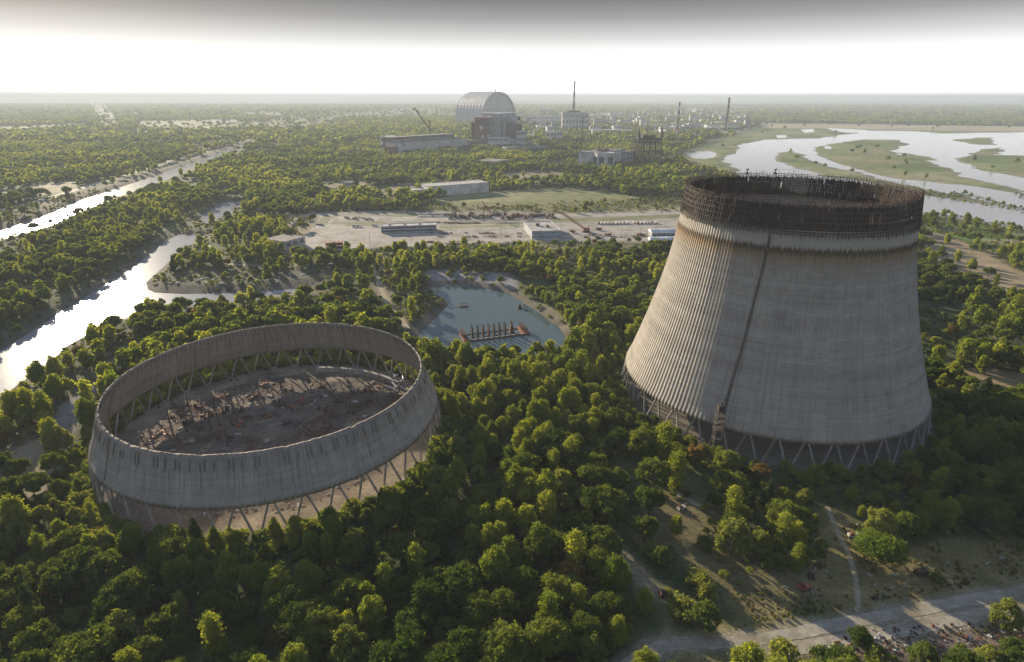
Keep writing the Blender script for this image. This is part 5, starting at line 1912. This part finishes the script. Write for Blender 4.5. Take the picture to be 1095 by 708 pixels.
def trunk_mb(kind, H, lobes, rs, mi=0, limbs=7):
    m = MB()
    r0 = H * (.018 if kind in ('poplar', 'column', 'pine') else .024)
    top = H * (.9 if kind in ('poplar', 'column', 'pine') else .6)
    p = Vector((0, 0, -.3)); n = 4
    for k in range(n):
        q = Vector((rs.uniform(-1, 1) * H * .012 * k, rs.uniform(-1, 1) * H * .012 * k, top * (k + 1) / n))
        m.bar(p, q, r0 * (1 - .8 * k / n), r0 * (1 - .8 * (k + 1) / n), 5, mi); p = q
    for k in range(limbs):
        L = lobes[int(rs.integers(len(lobes)))]
        z0 = min(L[2] * .75, top * .9) * rs.uniform(.6, 1)
        m.bar((0, 0, z0), (L[0] * .85, L[1] * .85, L[2]), r0 * .38, r0 * .1, 3, mi)
    return m


KINDS_ = {'oak': ('leaf_oak', 'bark', 12.0), 'poplar': ('leaf_poplar', 'bark_pale', 14.0), 'willow': ('leaf_willow', 'bark', 11.0), 'column': ('leaf_poplar', 'bark', 16.0), 'pine': ('leaf_pine', 'bark', 13.0), 'bush': ('leaf_willow', 'bark', 4.5), 'rust': ('leaf_rust', 'bark', 8.0), 'round': ('leaf_poplar', 'bark', 10.0)}
src = bpy.data.collections.new('tree_sources')      # not linked to the scene: only read by the woodland objects


def variants(kind, count, n, size, lod):
    out = []
    lk, bk, H = KINDS_[kind]
    for v in range(count):
        rs = np.random.default_rng(1000 + 37 * v + len(kind) * 7 + lod * 131)
        lobes = crown_lobes('oak' if kind == 'rust' else ('bush' if kind == 'round' else kind), H, rs)
        vv, qq = leaf_cloud(lobes, n, size, rs, long=1.0 if kind != 'willow' else 1.2)
        cm = fast_mesh('crown', vv, qq, [M[lk]])
        tm = trunk_mb(kind, H, lobes, rs, limbs=7 if lod == 0 else 3).mesh('trunk', [M[bk]])
        out.append((tm, cm, H))
    return out


NEAR = {k: variants(k, c, n, s, 0) for k, c, n, s in (('oak', 6, 8500, .34), ('poplar', 5, 6500, .31), ('willow', 4, 7500, .33), ('column', 2, 3400, .36), ('pine', 2, 3200, .38), ('bush', 3, 2000, .30), ('rust', 2, 2800, .38), ('round', 2, 7000, .34))}


def joined(tm, cm, name):
    """trunk and crown in one mesh, for woodland instances"""
    a = np.empty(len(tm.vertices) * 3, np.float32); tm.vertices.foreach_get('co', a); a = a.reshape(-1, 3)
    b = np.empty(len(cm.vertices) * 3, np.float32); cm.vertices.foreach_get('co', b); b = b.reshape(-1, 3)
    me = bpy.data.meshes.new(name)
    tf = [tuple(p.vertices) for p in tm.polygons]
    cf = (np.arange(len(b)).reshape(-1, 4) + len(a)).tolist()
    me.from_pydata(np.concatenate([a, b]).tolist(), [], tf + cf)
    me.materials.append(tm.materials[0]); me.materials.append(cm.materials[0])
    me.polygons.foreach_set('material_index', [0] * len(tf) + [1] * len(cf))
    me.update()
    return me


def source_set(tag_, spec, lod):
    col = bpy.data.collections.new('sources_' + tag_)
    i = 0
    for k, c, n, s in spec:
        vs = variants(k, c, n, s, lod) if lod else NEAR[k][:c]
        for tm, cm, H in vs:
            o = bpy.data.objects.new('%s_%02d' % (tag_, i), joined(tm, cm, 'tree_form'))
            col.objects.link(o); i += 1
    return col, i


SPEC0 = [('oak', 6, 0, 0), ('poplar', 5, 0, 0), ('willow', 4, 0, 0), ('column', 1, 0, 0), ('pine', 2, 0, 0), ('bush', 3, 0, 0), ('rust', 1, 0, 0)]
SPEC1 = [('oak', 5, 900, .95), ('poplar', 4, 620, .90), ('willow', 3, 750, .95), ('column', 1, 500, .8), ('pine', 2, 600, .85), ('bush', 3, 380, .65), ('rust', 1, 420, .85)]
SPEC2 = [('oak', 4, 200, 1.9), ('poplar', 3, 130, 1.8), ('willow', 3, 160, 1.9), ('pine', 2, 120, 1.7), ('bush', 2, 90, 1.3)]
SPEC3 = [('oak', 3, 60, 3.3), ('willow', 3, 50, 3.2), ('pine', 2, 40, 3.0)]


def gn_scatter(name, pts, scale, rot, idx, col, label):
    me = bpy.data.meshes.new(name)
    me.vertices.add(len(pts)); me.vertices.foreach_set('co', np.asarray(pts, np.float32).ravel())
    for nm, typ, arr in (('tree_scale', 'FLOAT', scale), ('tree_turn', 'FLOAT', rot), ('tree_form', 'INT', idx)):
        at_ = me.attributes.new(nm, typ, 'POINT')
        at_.data.foreach_set('value', np.asarray(arr, np.int32 if typ == 'INT' else np.float32))
    o = mesh_obj(name, me)
    tag(o, label, None, None, 'stuff')
    ng = bpy.data.node_groups.new('scatter_' + name, 'GeometryNodeTree')
    ng.interface.new_socket('Geometry', in_out='INPUT', socket_type='NodeSocketGeometry')
    ng.interface.new_socket('Geometry', in_out='OUTPUT', socket_type='NodeSocketGeometry')
    N = ng.nodes
    gi, go = N.new('NodeGroupInput'), N.new('NodeGroupOutput')
    m2p = N.new('GeometryNodeMeshToPoints')
    iop = N.new('GeometryNodeInstanceOnPoints')
    ci = N.new('GeometryNodeCollectionInfo'); ci.inputs['Collection'].default_value = col
    ci.inputs['Separate Children'].default_value = True; ci.inputs['Reset Children'].default_value = True
    iop.inputs['Pick Instance'].default_value = True
    def attr(nm, typ):
        a = N.new('GeometryNodeInputNamedAttribute'); a.data_type = typ; a.inputs['Name'].default_value = nm
        return a.outputs['Attribute']
    cx = N.new('ShaderNodeCombineXYZ')
    ng.links.new(gi.outputs[0], m2p.inputs['Mesh']); ng.links.new(m2p.outputs[0], iop.inputs['Points'])
    ng.links.new(ci.outputs[0], iop.inputs['Instance'])
    ng.links.new(attr('tree_form', 'INT'), iop.inputs['Instance Index'])
    ng.links.new(attr('tree_turn', 'FLOAT'), cx.inputs[2])
    ng.links.new(cx.outputs[0], iop.inputs['Rotation'])
    ng.links.new(attr('tree_scale', 'FLOAT'), iop.inputs['Scale'])
    ng.links.new(iop.outputs[0], go.inputs[0])
    md = o.modifiers.new('scatter', 'NODES'); md.node_group = ng
    return o


# --- where trees may stand
def jgrid(y0, y1, sp, k=.95, pad=90, seed=1, xr=None):
    r = np.random.default_rng(seed)
    ys_ = np.arange(y0, y1, sp)
    P = []
    for y in ys_:
        w = k * y + pad
        xs_ = np.arange(-w, w, sp)
        P.append(np.stack([xs_ + r.uniform(-.48, .48, len(xs_)) * sp, np.full(len(xs_), y) + r.uniform(-.48, .48, len(xs_)) * sp], 1))
    return np.concatenate(P)


ROADS_KEEP = [(R_MAIN, 4.6), (R_SIDE, 3.4), (R_PATH, 2.2), (R_FAR, 9)]
KEEP_SPECS = [(clear1, .0), (clear1b, .52), (clear2, .06), (clear3, .15), (clear4, .10), (greenbank, .10), (wetland, .008), (farbank, .01), (peninsula, .03), (pond_bank, .02), (pond_bank2, .05),
              (bare_left, .55), (track_left, .02), (bare_mid, .5), (strip_mid, .08), (sand_left, .03), (bank_a, .08), (scrap_p, .0), (plant_p, .35), (yard_front, .06), (yard_edge, .012), (yard_p, .0), (field_p, .0)]


def accept(P, seed):
    r = np.random.default_rng(seed)
    x, y = P[:, 0], P[:, 1]
    dist = np.hypot(x, y)
    jx = x + (fbm(x, y, 25, 201, 2) - .5) * 12; jy = y + (fbm(x, y, 25, 205, 2) - .5) * 12
    pr = np.ones(len(P))
    # natural openings
    n = fbm(x, y, 55, 77, 4)
    pr *= np.where(dist < 360, np.clip(1.0 - (n - .60) * 10, .15, 1), np.clip(1.0 - (n - .54) * 9, .12, 1))
    far = dist > 1500
    n2 = fbm(x, y * .6, 420, 51, 5)
    pr *= np.where(far, np.clip(1.0 - (n2 - .64) * 14, .10, 1), 1)
    pr *= np.where(dist > 1900, np.clip(1.0 - (fbm(x, y * .5, 1500, 57, 4) - .66) * 14, .08, 1), 1)
    for Z, p in KEEP_SPECS:
        d = sdf_box(jx, jy, Z, 5)
        pr = np.where(d < 0, np.minimum(pr, p), pr)
    for Z in canal_clear:
        d = sdf_box(x, y, Z, 5)
        pr = np.where(d < 0, np.minimum(pr, .05), pr)
    for Z in openings + glare_fields:
        d = sdf_box(x, y, Z, 5)
        pr = np.where(d < 0, np.minimum(pr, .04), pr)
    for Z in FOOT:
        d = sdf_box(x, y, Z, 3)
        pr = np.where(d < 1, 0, pr)
    for L, w in ROADS_KEEP:
        d = dist_line(x, y, [at(*q) for q in L])
        pr = np.where(d < w, 0, pr)
    for L, w in (([(222, 262), (228, 272), (240, 281), (262, 284), (300, 284), (360, 282)], 4), ([(1020, 396), (1045, 412), (1075, 430)], 4), ([(436, 352), (428, 340), (414, 322), (404, 300), (398, 282)], 3)):
        pr = np.where(dist_line(x, y, [at(*q) for q in L]) < w, 0, pr)
    z = terrain_z(x, y)
    pr = np.where(z < -.3, 0, pr)
    for (cx_, cy_), R in ((RING, 70.8), (TOWER, 72)):
        pr = np.where(np.hypot(x - cx_, y - cy_) < R, 0, pr)
    ok = r.random(len(P)) < pr
    # trees on the causeway between the canals
    return P[ok], z[ok]


low_wood = poly([(820, 515), (960, 515), (1000, 560), (930, 575), (890, 590), (850, 570)])


def size_mod(x, y, s):
    s = s * (.8 + .45 * fbm(x, y, 18, 501, 2))
    for (cx_, cy_), R in ((RING, 88), (TOWER, 90)):
        d = np.hypot(x - cx_, y - cy_)
        s = np.where(d < R, s * (.48 + .52 * np.clip((d - R + 14) / 14, 0, 1)), s)
    s = np.where(sdf(x, y, low_wood) < 0, s * .5, s)
    return s


r_ = np.random.default_rng(5)
P1, Z1 = accept(jgrid(60, 400, 6.7, seed=11), 12)
# kinds
def pick_kind(x, y, r, dark=0.0):
    n = fbm(x, y, 60, 301, 3) - dark; n2 = fbm(x, y, 35, 311, 3); q = r.random(len(x))
    out = []
    for i in range(len(x)):
        a, b, c = n[i], n2[i], q[i]
        if c < .03: k = 'rust'
        elif c < .13: k = 'bush'
        elif c < .18 and dark == 0: k = 'column'
        elif a > .51: k = 'poplar' if c < .8 else 'willow'
        elif a < .44: k = 'oak' if c < .88 else 'pine'
        else: k = 'oak' if b < .46 else ('poplar' if b > .54 else 'willow')
        out.append(k)
    return out


K1 = pick_kind(P1[:, 0], P1[:, 1], r_)
S1 = size_mod(P1[:, 0], P1[:, 1], r_.uniform(.62, 1.12, len(P1)))
S1 = np.where(np.hypot(*P1.T) < 210, S1 * .96, S1)
trees = [[P1[i, 0], P1[i, 1], Z1[i], K1[i], float(S1[i]), None] for i in range(len(P1))]

# trees the photograph shows singly: pixel of the crown's middle, kind, height in metres, label
rr0 = random.Random(77)
SPECIAL = [
    (944, 584, 'round', 10.5, 'round bright yellow-green bush standing alone right of the footpath'),
    (228, 678, 'column', 15.5, 'tall narrow pale poplar at the lower left edge'),
    (755, 656, 'willow', 9, 'bushy tree at the left end of the sunlit slab road'),
    (785, 572, 'willow', 14, 'large pale olive tree in front of the tall tower'),
    (530, 606, 'poplar', 15, 'bright yellow-green poplar in the middle of the dark lower wood'),
    (372, 690, 'willow', 13, 'big bright yellow-green tree at the bottom edge left of centre'),
    (632, 695, 'willow', 11, 'bright round-topped tree at the bottom edge right of centre'),
    (660, 615, 'poplar', 15, 'tall sunlit tree left of the clearing'),
    (128, 670, 'willow', 11, 'olive tree at the lower left, left of the narrow poplar'),
    (855, 555, 'oak', 10, 'dark round tree at the top of the clearing below the tall tower'),
    (730, 650, 'bush', 6, 'dark bush beside the bushy tree at the road end'),
    (690, 565, 'oak', 10, 'dark tree at the left edge of the shaded clearing'),
    (1078, 655, 'willow', 10, 'bright tree at the right edge beside the slab road'),
    (920, 682, 'oak', 6.5, 'small dark green tree in front of the scrap heap'),
    (905, 700, 'bush', 6, 'dark bush at the bottom edge under the scrap heap'),
    (840, 696, 'bush', 6.5, 'olive bush at the bottom edge below the slab road'),
    (990, 700, 'willow', 8, 'pale olive tree at the bottom edge right of the scrap'),
    (1060, 702, 'willow', 8, 'pale olive tree in the bottom right corner'),
    (960, 706, 'bush', 6, 'pale bush at the bottom edge among the scrap'),
    (880, 702, 'bush', 6, 'olive bush at the bottom edge below the left end of the scrap'),
    (940, 700, 'bush', 5.5, 'dark bush at the bottom edge below the middle of the scrap'),
    (1028, 700, 'willow', 7, 'pale bush-like tree at the bottom edge below the right part of the scrap'),
    (1003, 615, 'bush', 3.2, 'small bush in the shade near the slab road'),
    (820, 600, 'bush', 4.5, 'low green bush in the middle of the clearing'),
    (835, 596, 'bush', 4.0, 'low green bush beside another in the clearing'),
    (865, 592, 'bush', 3.5, 'small bush close to the footpath'),
    (744, 615, 'bush', 5.5, 'green bush at the left side of the clearing'),
    (757, 630, 'bush', 5.0, 'lighter bush right of the green one at the clearing edge'),
    (208, 566, 'pine', 10, 'bright conical tree in front of the legs of the broken ring'),
    (690, 465, 'poplar', 12, 'pale yellow-green tree against the left foot of the tall tower'),
    (745, 485, 'rust', 9, 'yellowing tree close under the front of the tall tower'),
    (815, 505, 'rust', 8, 'reddish tree in front of the tall tower legs'),
    (620, 405, 'column', 13, 'slender pale poplar between pond and tall tower'),
    (612, 408, 'column', 12, 'second slender pale poplar between pond and tall tower'),
    (778, 495, 'oak', 12, 'broad yellow-tipped tree in front of the hoist mast'),
    (560, 500, 'oak', 13, 'broad green tree in the middle of the wood between the towers'),
    (485, 435, 'poplar', 13, 'bright upright tree right of the broken ring'),
    (60, 470, 'willow', 13, 'bright bushy tree left of the broken ring')]
for (px, py, k, H, lab) in SPECIAL:
    x, y = at(px, py, H * .55)
    trees = [t_ for t_ in trees if math.hypot(t_[0] - x, t_[1] - y) > H * (.50 if k not in ('bush', 'round') else .8)]
    trees.append([x, y, 0.0, k, H / KINDS_[k][2], lab])

for k_ in range(26):
    u_ = 450 + 165 * (k_ + rr0.random()) / 26; x, y = at(u_, rr0.uniform(384, 397))
    trees.append([x, y, 0.0, rr0.choice(('poplar', 'willow', 'oak')), rr0.uniform(.7, 1.0), None])
for k_ in range(18):
    f_ = k_ / 17; x, y = at(556 + 70 * f_ + rr0.uniform(0, 8), 316 + 62 * f_ * f_)
    trees.append([x, y, 0.0, rr0.choice(('poplar', 'willow', 'bush')), rr0.uniform(.5, .8), None])

# the 300 that show largest become things of their own
def show(t_):
    H = KINDS_[t_[3]][2] * t_[4]
    u, v, d = project(t_[0], t_[1], H * .75)
    if d < 20: return 0
    pxh = FPX * H / d
    if u < -8 or u > 1103 or v > 712: return 0
    # hidden behind the ring wall or the tall shell
    for (cx_, cy_), R in ((RING, 64), (TOWER, 66)):
        L = math.hypot(t_[0], t_[1])
        ux, uy = t_[0] / L, t_[1] / L
        along = cx_ * ux + cy_ * uy
        off = abs(cx_ * uy - cy_ * ux)
        if off < R and L > along: return pxh * .2
    if t_[5]: return 1000 + pxh
    return pxh * (1 if KINDS_[t_[3]][2] * t_[4] > 5 else .5)


trees.sort(key=show, reverse=True)
NAMES = {'round': 'bush', 'oak': 'oak_tree', 'poplar': 'aspen_tree', 'willow': 'willow_tree', 'column': 'poplar_tree', 'pine': 'pine_tree', 'bush': 'bush', 'rust': 'young_tree'}
DESC = {'round': 'round bush', 'oak': 'dark green round-crowned tree', 'poplar': 'upright yellow-green tree', 'willow': 'loose olive-green tree', 'column': 'slender pale poplar', 'pine': 'dark pointed pine', 'bush': 'low rounded bush', 'rust': 'small browning tree'}
CATS = {'round': 'bush', 'oak': 'tree', 'poplar': 'tree', 'willow': 'tree', 'column': 'tree', 'pine': 'tree', 'bush': 'bush', 'rust': 'tree'}


def region(u, v):
    if v > 640: row = 'along the bottom edge'
    elif v > 560: row = 'in the lower wood'
    else: row = 'in the upper part of the near wood'
    if v > 640: colm = ['in the bottom left corner', 'below the broken ring', 'left of bottom centre', 'right of bottom centre', 'beside the slab road', 'near the scrap heap'][min(5, max(0, int(u / 183)))]
    elif v > 555: colm = ['at the left edge below the ring', 'in the shade under the broken ring', 'in the dark wood right of the ring', 'in the wood left of the clearing', 'around the clearing', 'in the shade right of the footpath'][min(5, max(0, int(u / 183)))]
    else: colm = ['at the left edge beside the ring', 'at the feet of the broken ring', 'in the wood just right of the ring', 'in the wood between the two towers', 'at the feet of the tall tower', 'in the shadow right of the tall tower'][min(5, max(0, int(u / 183)))]
    return colm


big = trees[:300]
rest = trees[300:]
rr = random.Random(3)
# landmarks by which a single tree can be pointed out
MARKS = [(944, 583, 'the round bright bush'), (228, 678, 'the narrow pale poplar'), (755, 656, 'the road-end tree'), (785, 572, 'the large pale olive tree'), (530, 606, 'the bright middle poplar'), (372, 690, 'the big bright bottom tree'),
         (632, 695, 'the round-topped bottom tree'), (660, 615, 'the tall sunlit tree by the clearing'), (128, 670, 'the olive tree at lower left'), (208, 566, 'the bright conical tree'), (778, 470, 'the hoist mast'), (870, 505, 'the front legs of the tall tower'),
         (990, 460, 'the right legs of the tall tower'), (670, 410, 'the left legs of the tall tower'), (105, 540, 'the left legs of the ring'), (350, 545, 'the front legs of the ring'), (460, 470, 'the right legs of the ring'), (560, 500, 'the broad green tree between the towers'),
         (485, 435, 'the bright upright tree by the ring'), (860, 628, 'the bright red wreck'), (918, 600, 'the footpath'), (960, 655, 'the slab road'), (930, 690, 'the scrap heap'), (1080, 655, 'the tree at the road right edge'), (1050, 560, 'the shaded clearing'),
         (60, 470, 'the bushy tree left of the ring'), (0, 600, 'the left picture edge'), (0, 700, 'the bottom left corner'), (460, 700, 'the bottom edge left of centre'), (547, 560, 'the dark hollow between the towers'), (300, 620, 'the dark wood below the ring'), (450, 640, 'the lower middle of the wood'),
         (1095, 500, 'the right picture edge'), (1095, 708, 'the bottom right corner'), (70, 590, 'the dark lower left wood'), (700, 520, 'the shaded wood before the tall tower'), (610, 540, 'the trees between the towers')]


def where(u, v):
    b = min(MARKS, key=lambda q: math.hypot(q[0] - u, (q[1] - v) * 1.3))
    dx, dy = u - b[0], v - b[1]
    if abs(dx) > abs(dy) * 1.6: s = 'right of' if dx > 0 else 'left of'
    elif abs(dy) > abs(dx) * 1.6: s = 'in front of' if dy > 0 else 'behind'
    else: s = ('lower right of' if dy > 0 else 'upper right of') if dx > 0 else ('lower left of' if dy > 0 else 'upper left of')
    return s + ' ' + b[2], math.hypot(dx, dy)


LAB = {}
for i_, t_ in enumerate(big):
    if t_[5]: continue
    H = KINDS_[t_[3]][2] * t_[4]
    u, v, d = project(t_[0], t_[1], H * .6)
    w_, dd = where(min(1095, max(0, u)), min(708, max(0, v)))
    size = 'tall ' if H > 12.5 else ('small ' if H < 7 and t_[3] not in ('bush', 'rust') else '')
    LAB.setdefault((t_[3], size, w_), []).append((dd, i_))
for (k_, size, w_), mem in LAB.items():
    mem.sort()
    words_ = [''] if len(mem) == 1 else (['nearer ', 'farther '] if len(mem) == 2 else ['nearest ', 'second nearest ', 'third nearest ', 'fourth nearest ', 'fifth nearest ', 'sixth nearest ', 'seventh nearest ', 'eighth nearest ', 'ninth nearest '])
    for j_, (dd, i_) in enumerate(mem):
        big[i_].append(words_[min(j_, len(words_) - 1)] + size + DESC[k_] + ' ' + w_)
for t_ in big:
    x, y, z, k, s, lab = t_[:6]
    tm, cm, H = rr.choice(NEAR[k])
    hgt = H * s
    u, v, d = project(x, y, hgt * .7)
    o = empty(NAMES[k], (x, y, z), rr.random() * 6.28)
    q = s * rr.uniform(.92, 1.1)
    if lab is None:
        tag(o, t_[6], CATS[k], ('bushes' if k == 'bush' else 'trees') + ' standing in the near wood')
    else:
        tag(o, lab, CATS[k])
    o.scale = (q, q, s)
    mesh_obj('trunk', tm, o); mesh_obj('crown', cm, o)


def form_index(kinds, spec, r):
    base = {}; i = 0
    for k, c, _, _ in spec: base[k] = (i, c); i += c
    out = []
    for k in kinds:
        if k not in base: k = 'oak' if k in ('rust',) else ('poplar' if 'poplar' in base and k == 'column' else 'willow')
        b, c = base[k]
        out.append(b + int(r.integers(c)))
    return out


C0, _n = source_set('near', SPEC0, 0)
C1, _n = source_set('mid', SPEC1, 1)
C2, _n = source_set('far', SPEC2, 2)
C3, _n = source_set('horizon', SPEC3, 3)
near = [t_ for t_ in rest if math.hypot(t_[0], t_[1]) < 290]
midl = [t_ for t_ in rest if math.hypot(t_[0], t_[1]) >= 290]


def put(name, L, spec, col, label, seed):
    r = np.random.default_rng(seed)
    gn_scatter(name, [(t_[0], t_[1], t_[2]) for t_ in L], [t_[4] for t_ in L], r.uniform(0, 6.28, len(L)), form_index([t_[3] for t_ in L], spec, r), col, label)


put('woodland', near, SPEC0, C0, 'smaller and half hidden trees filling the wood around the two towers', 31)
P2, Z2 = accept(jgrid(400, 800, 7.2, seed=13), 14)
K2 = pick_kind(P2[:, 0], P2[:, 1], r_)
S2 = r_.uniform(.55, 1.05, len(P2))
put('woodland', midl + [[P2[i, 0], P2[i, 1], Z2[i], K2[i], float(S2[i]), None] for i in range(len(P2))], SPEC1, C1, 'mixed woodland round the pond, the canals and the yard', 32)
P3, Z3 = accept(jgrid(800, 1900, 10.0, seed=15, k=.93), 16)
K3 = pick_kind(P3[:, 0], P3[:, 1], r_, .08)
S3 = r_.uniform(.65, 1.25, len(P3))
put('woodland', [[P3[i, 0], P3[i, 1], Z3[i], K3[i], float(S3[i]), None] for i in range(len(P3))], SPEC2, C2, 'broad woodland between the yard and the power plant', 33)
P4, Z4 = accept(jgrid(1900, 4600, 19.0, seed=17, k=.90), 18)
K4 = pick_kind(P4[:, 0], P4[:, 1], r_, .1)
S4 = r_.uniform(.9, 1.7, len(P4))
put('woodland', [[P4[i, 0], P4[i, 1], Z4[i], K4[i], float(S4[i]), None] for i in range(len(P4))], SPEC3, C3, 'far hazy woodland around and behind the plant', 34)
P5, Z5_ = accept(jgrid(4600, 11000, 48.0, seed=19, k=.88), 20)
K5 = pick_kind(P5[:, 0], P5[:, 1], r_)
S5 = r_.uniform(1.5, 2.6, len(P5))
put('woodland', [[P5[i, 0], P5[i, 1], Z5_[i], K5[i], float(S5[i]), None] for i in range(len(P5))], SPEC3, C3, 'woods fading into haze towards the horizon', 35)

# undergrowth between the near trees, thin in the clearing
U, UZ = accept(jgrid(70, 420, 5.0, seed=23), 24)
ru = np.random.default_rng(6)
L = [[U[i, 0], U[i, 1], UZ[i], 'bush', float(ru.uniform(.22, .6)), None] for i in range(len(U))]
for k in range(3600):
    u, v = ru.uniform(690, 1095), ru.uniform(545, 690)
    x, y = at(u, v)
    if sdf(np.array([x]), np.array([y]), clear1)[0] < -1 and dist_line(np.array([x]), np.array([y]), [at(*q) for q in R_MAIN])[0] > 4.2 and dist_line(np.array([x]), np.array([y]), [at(*q) for q in R_SIDE])[0] > 3.2 and dist_line(np.array([x]), np.array([y]), [at(*q) for q in R_PATH])[0] > 1.6:
        if fbm(np.array([x]), np.array([y]), 12, 401)[0] > .5: L.append([x, y, 0, ru.choice(['bush', 'rust', 'willow']), float(ru.uniform(.03, .13)), None])
for k in range(160):
    x, y = at(ru.uniform(560, 735), ru.uniform(213, 228))
    if sdf(np.array([x]), np.array([y]), yard_edge)[0] < 0: L.append([x, y, 0, 'bush', float(ru.uniform(.3, .7)), None])
for k in range(900):
    c_, R_ = ((RING, 70), (TOWER, 71))[k % 3 == 0]
    a_ = ru.uniform(0, 6.283); q_ = R_ + abs(ru.normal()) * 5
    x, y = c_[0] + q_ * math.cos(a_), c_[1] + q_ * math.sin(a_)
    L.append([x, y, 0, 'bush', float(ru.uniform(.3, 1.15)), None])
put('undergrowth', L, SPEC0, C0, 'low bushes and weeds growing under the near trees', 36)
print('trees', len(trees), len(P2), len(P3), len(P4), len(P5), len(U))

# scrub on the open ground of the middle distance: banks, spit, bare strips
G = jgrid(300, 950, 5.6, seed=41)
gx_, gy_ = G[:, 0], G[:, 1]
gz_ = terrain_z(gx_, gy_)
keep = (gz_ > -2.3) & (fbm(gx_, gy_, 22, 601, 3) + .25 * npr.random(len(G)) > .56)
for Z in (yard_p, field_p, clear2, sand_left) + tuple(FOOT):
    keep &= ~(sdf_box(gx_, gy_, Z, 3) < 1)
for L_, w_ in ((R_FAR, 8), ([(222, 262), (228, 272), (240, 281), (262, 284), (300, 284), (360, 282)], 3.5), ([(436, 352), (428, 340), (414, 322), (404, 300), (398, 282)], 3)):
    keep &= dist_line(gx_, gy_, [at(*q) for q in L_]) > w_
for (cx_, cy_), R in ((RING, 71), (TOWER, 72)):
    keep &= np.hypot(gx_ - cx_, gy_ - cy_) > R
idx_ = np.where(keep)[0]
put('undergrowth', [[gx_[i], gy_[i], gz_[i], 'bush' if npr.random() < .8 else 'willow', float(npr.uniform(.22, .55)) * (1 if npr.random() < .8 else 1.5), None] for i in idx_], SPEC1, C1, 'scrub and tall weeds on the banks and open ground of the middle distance', 43)
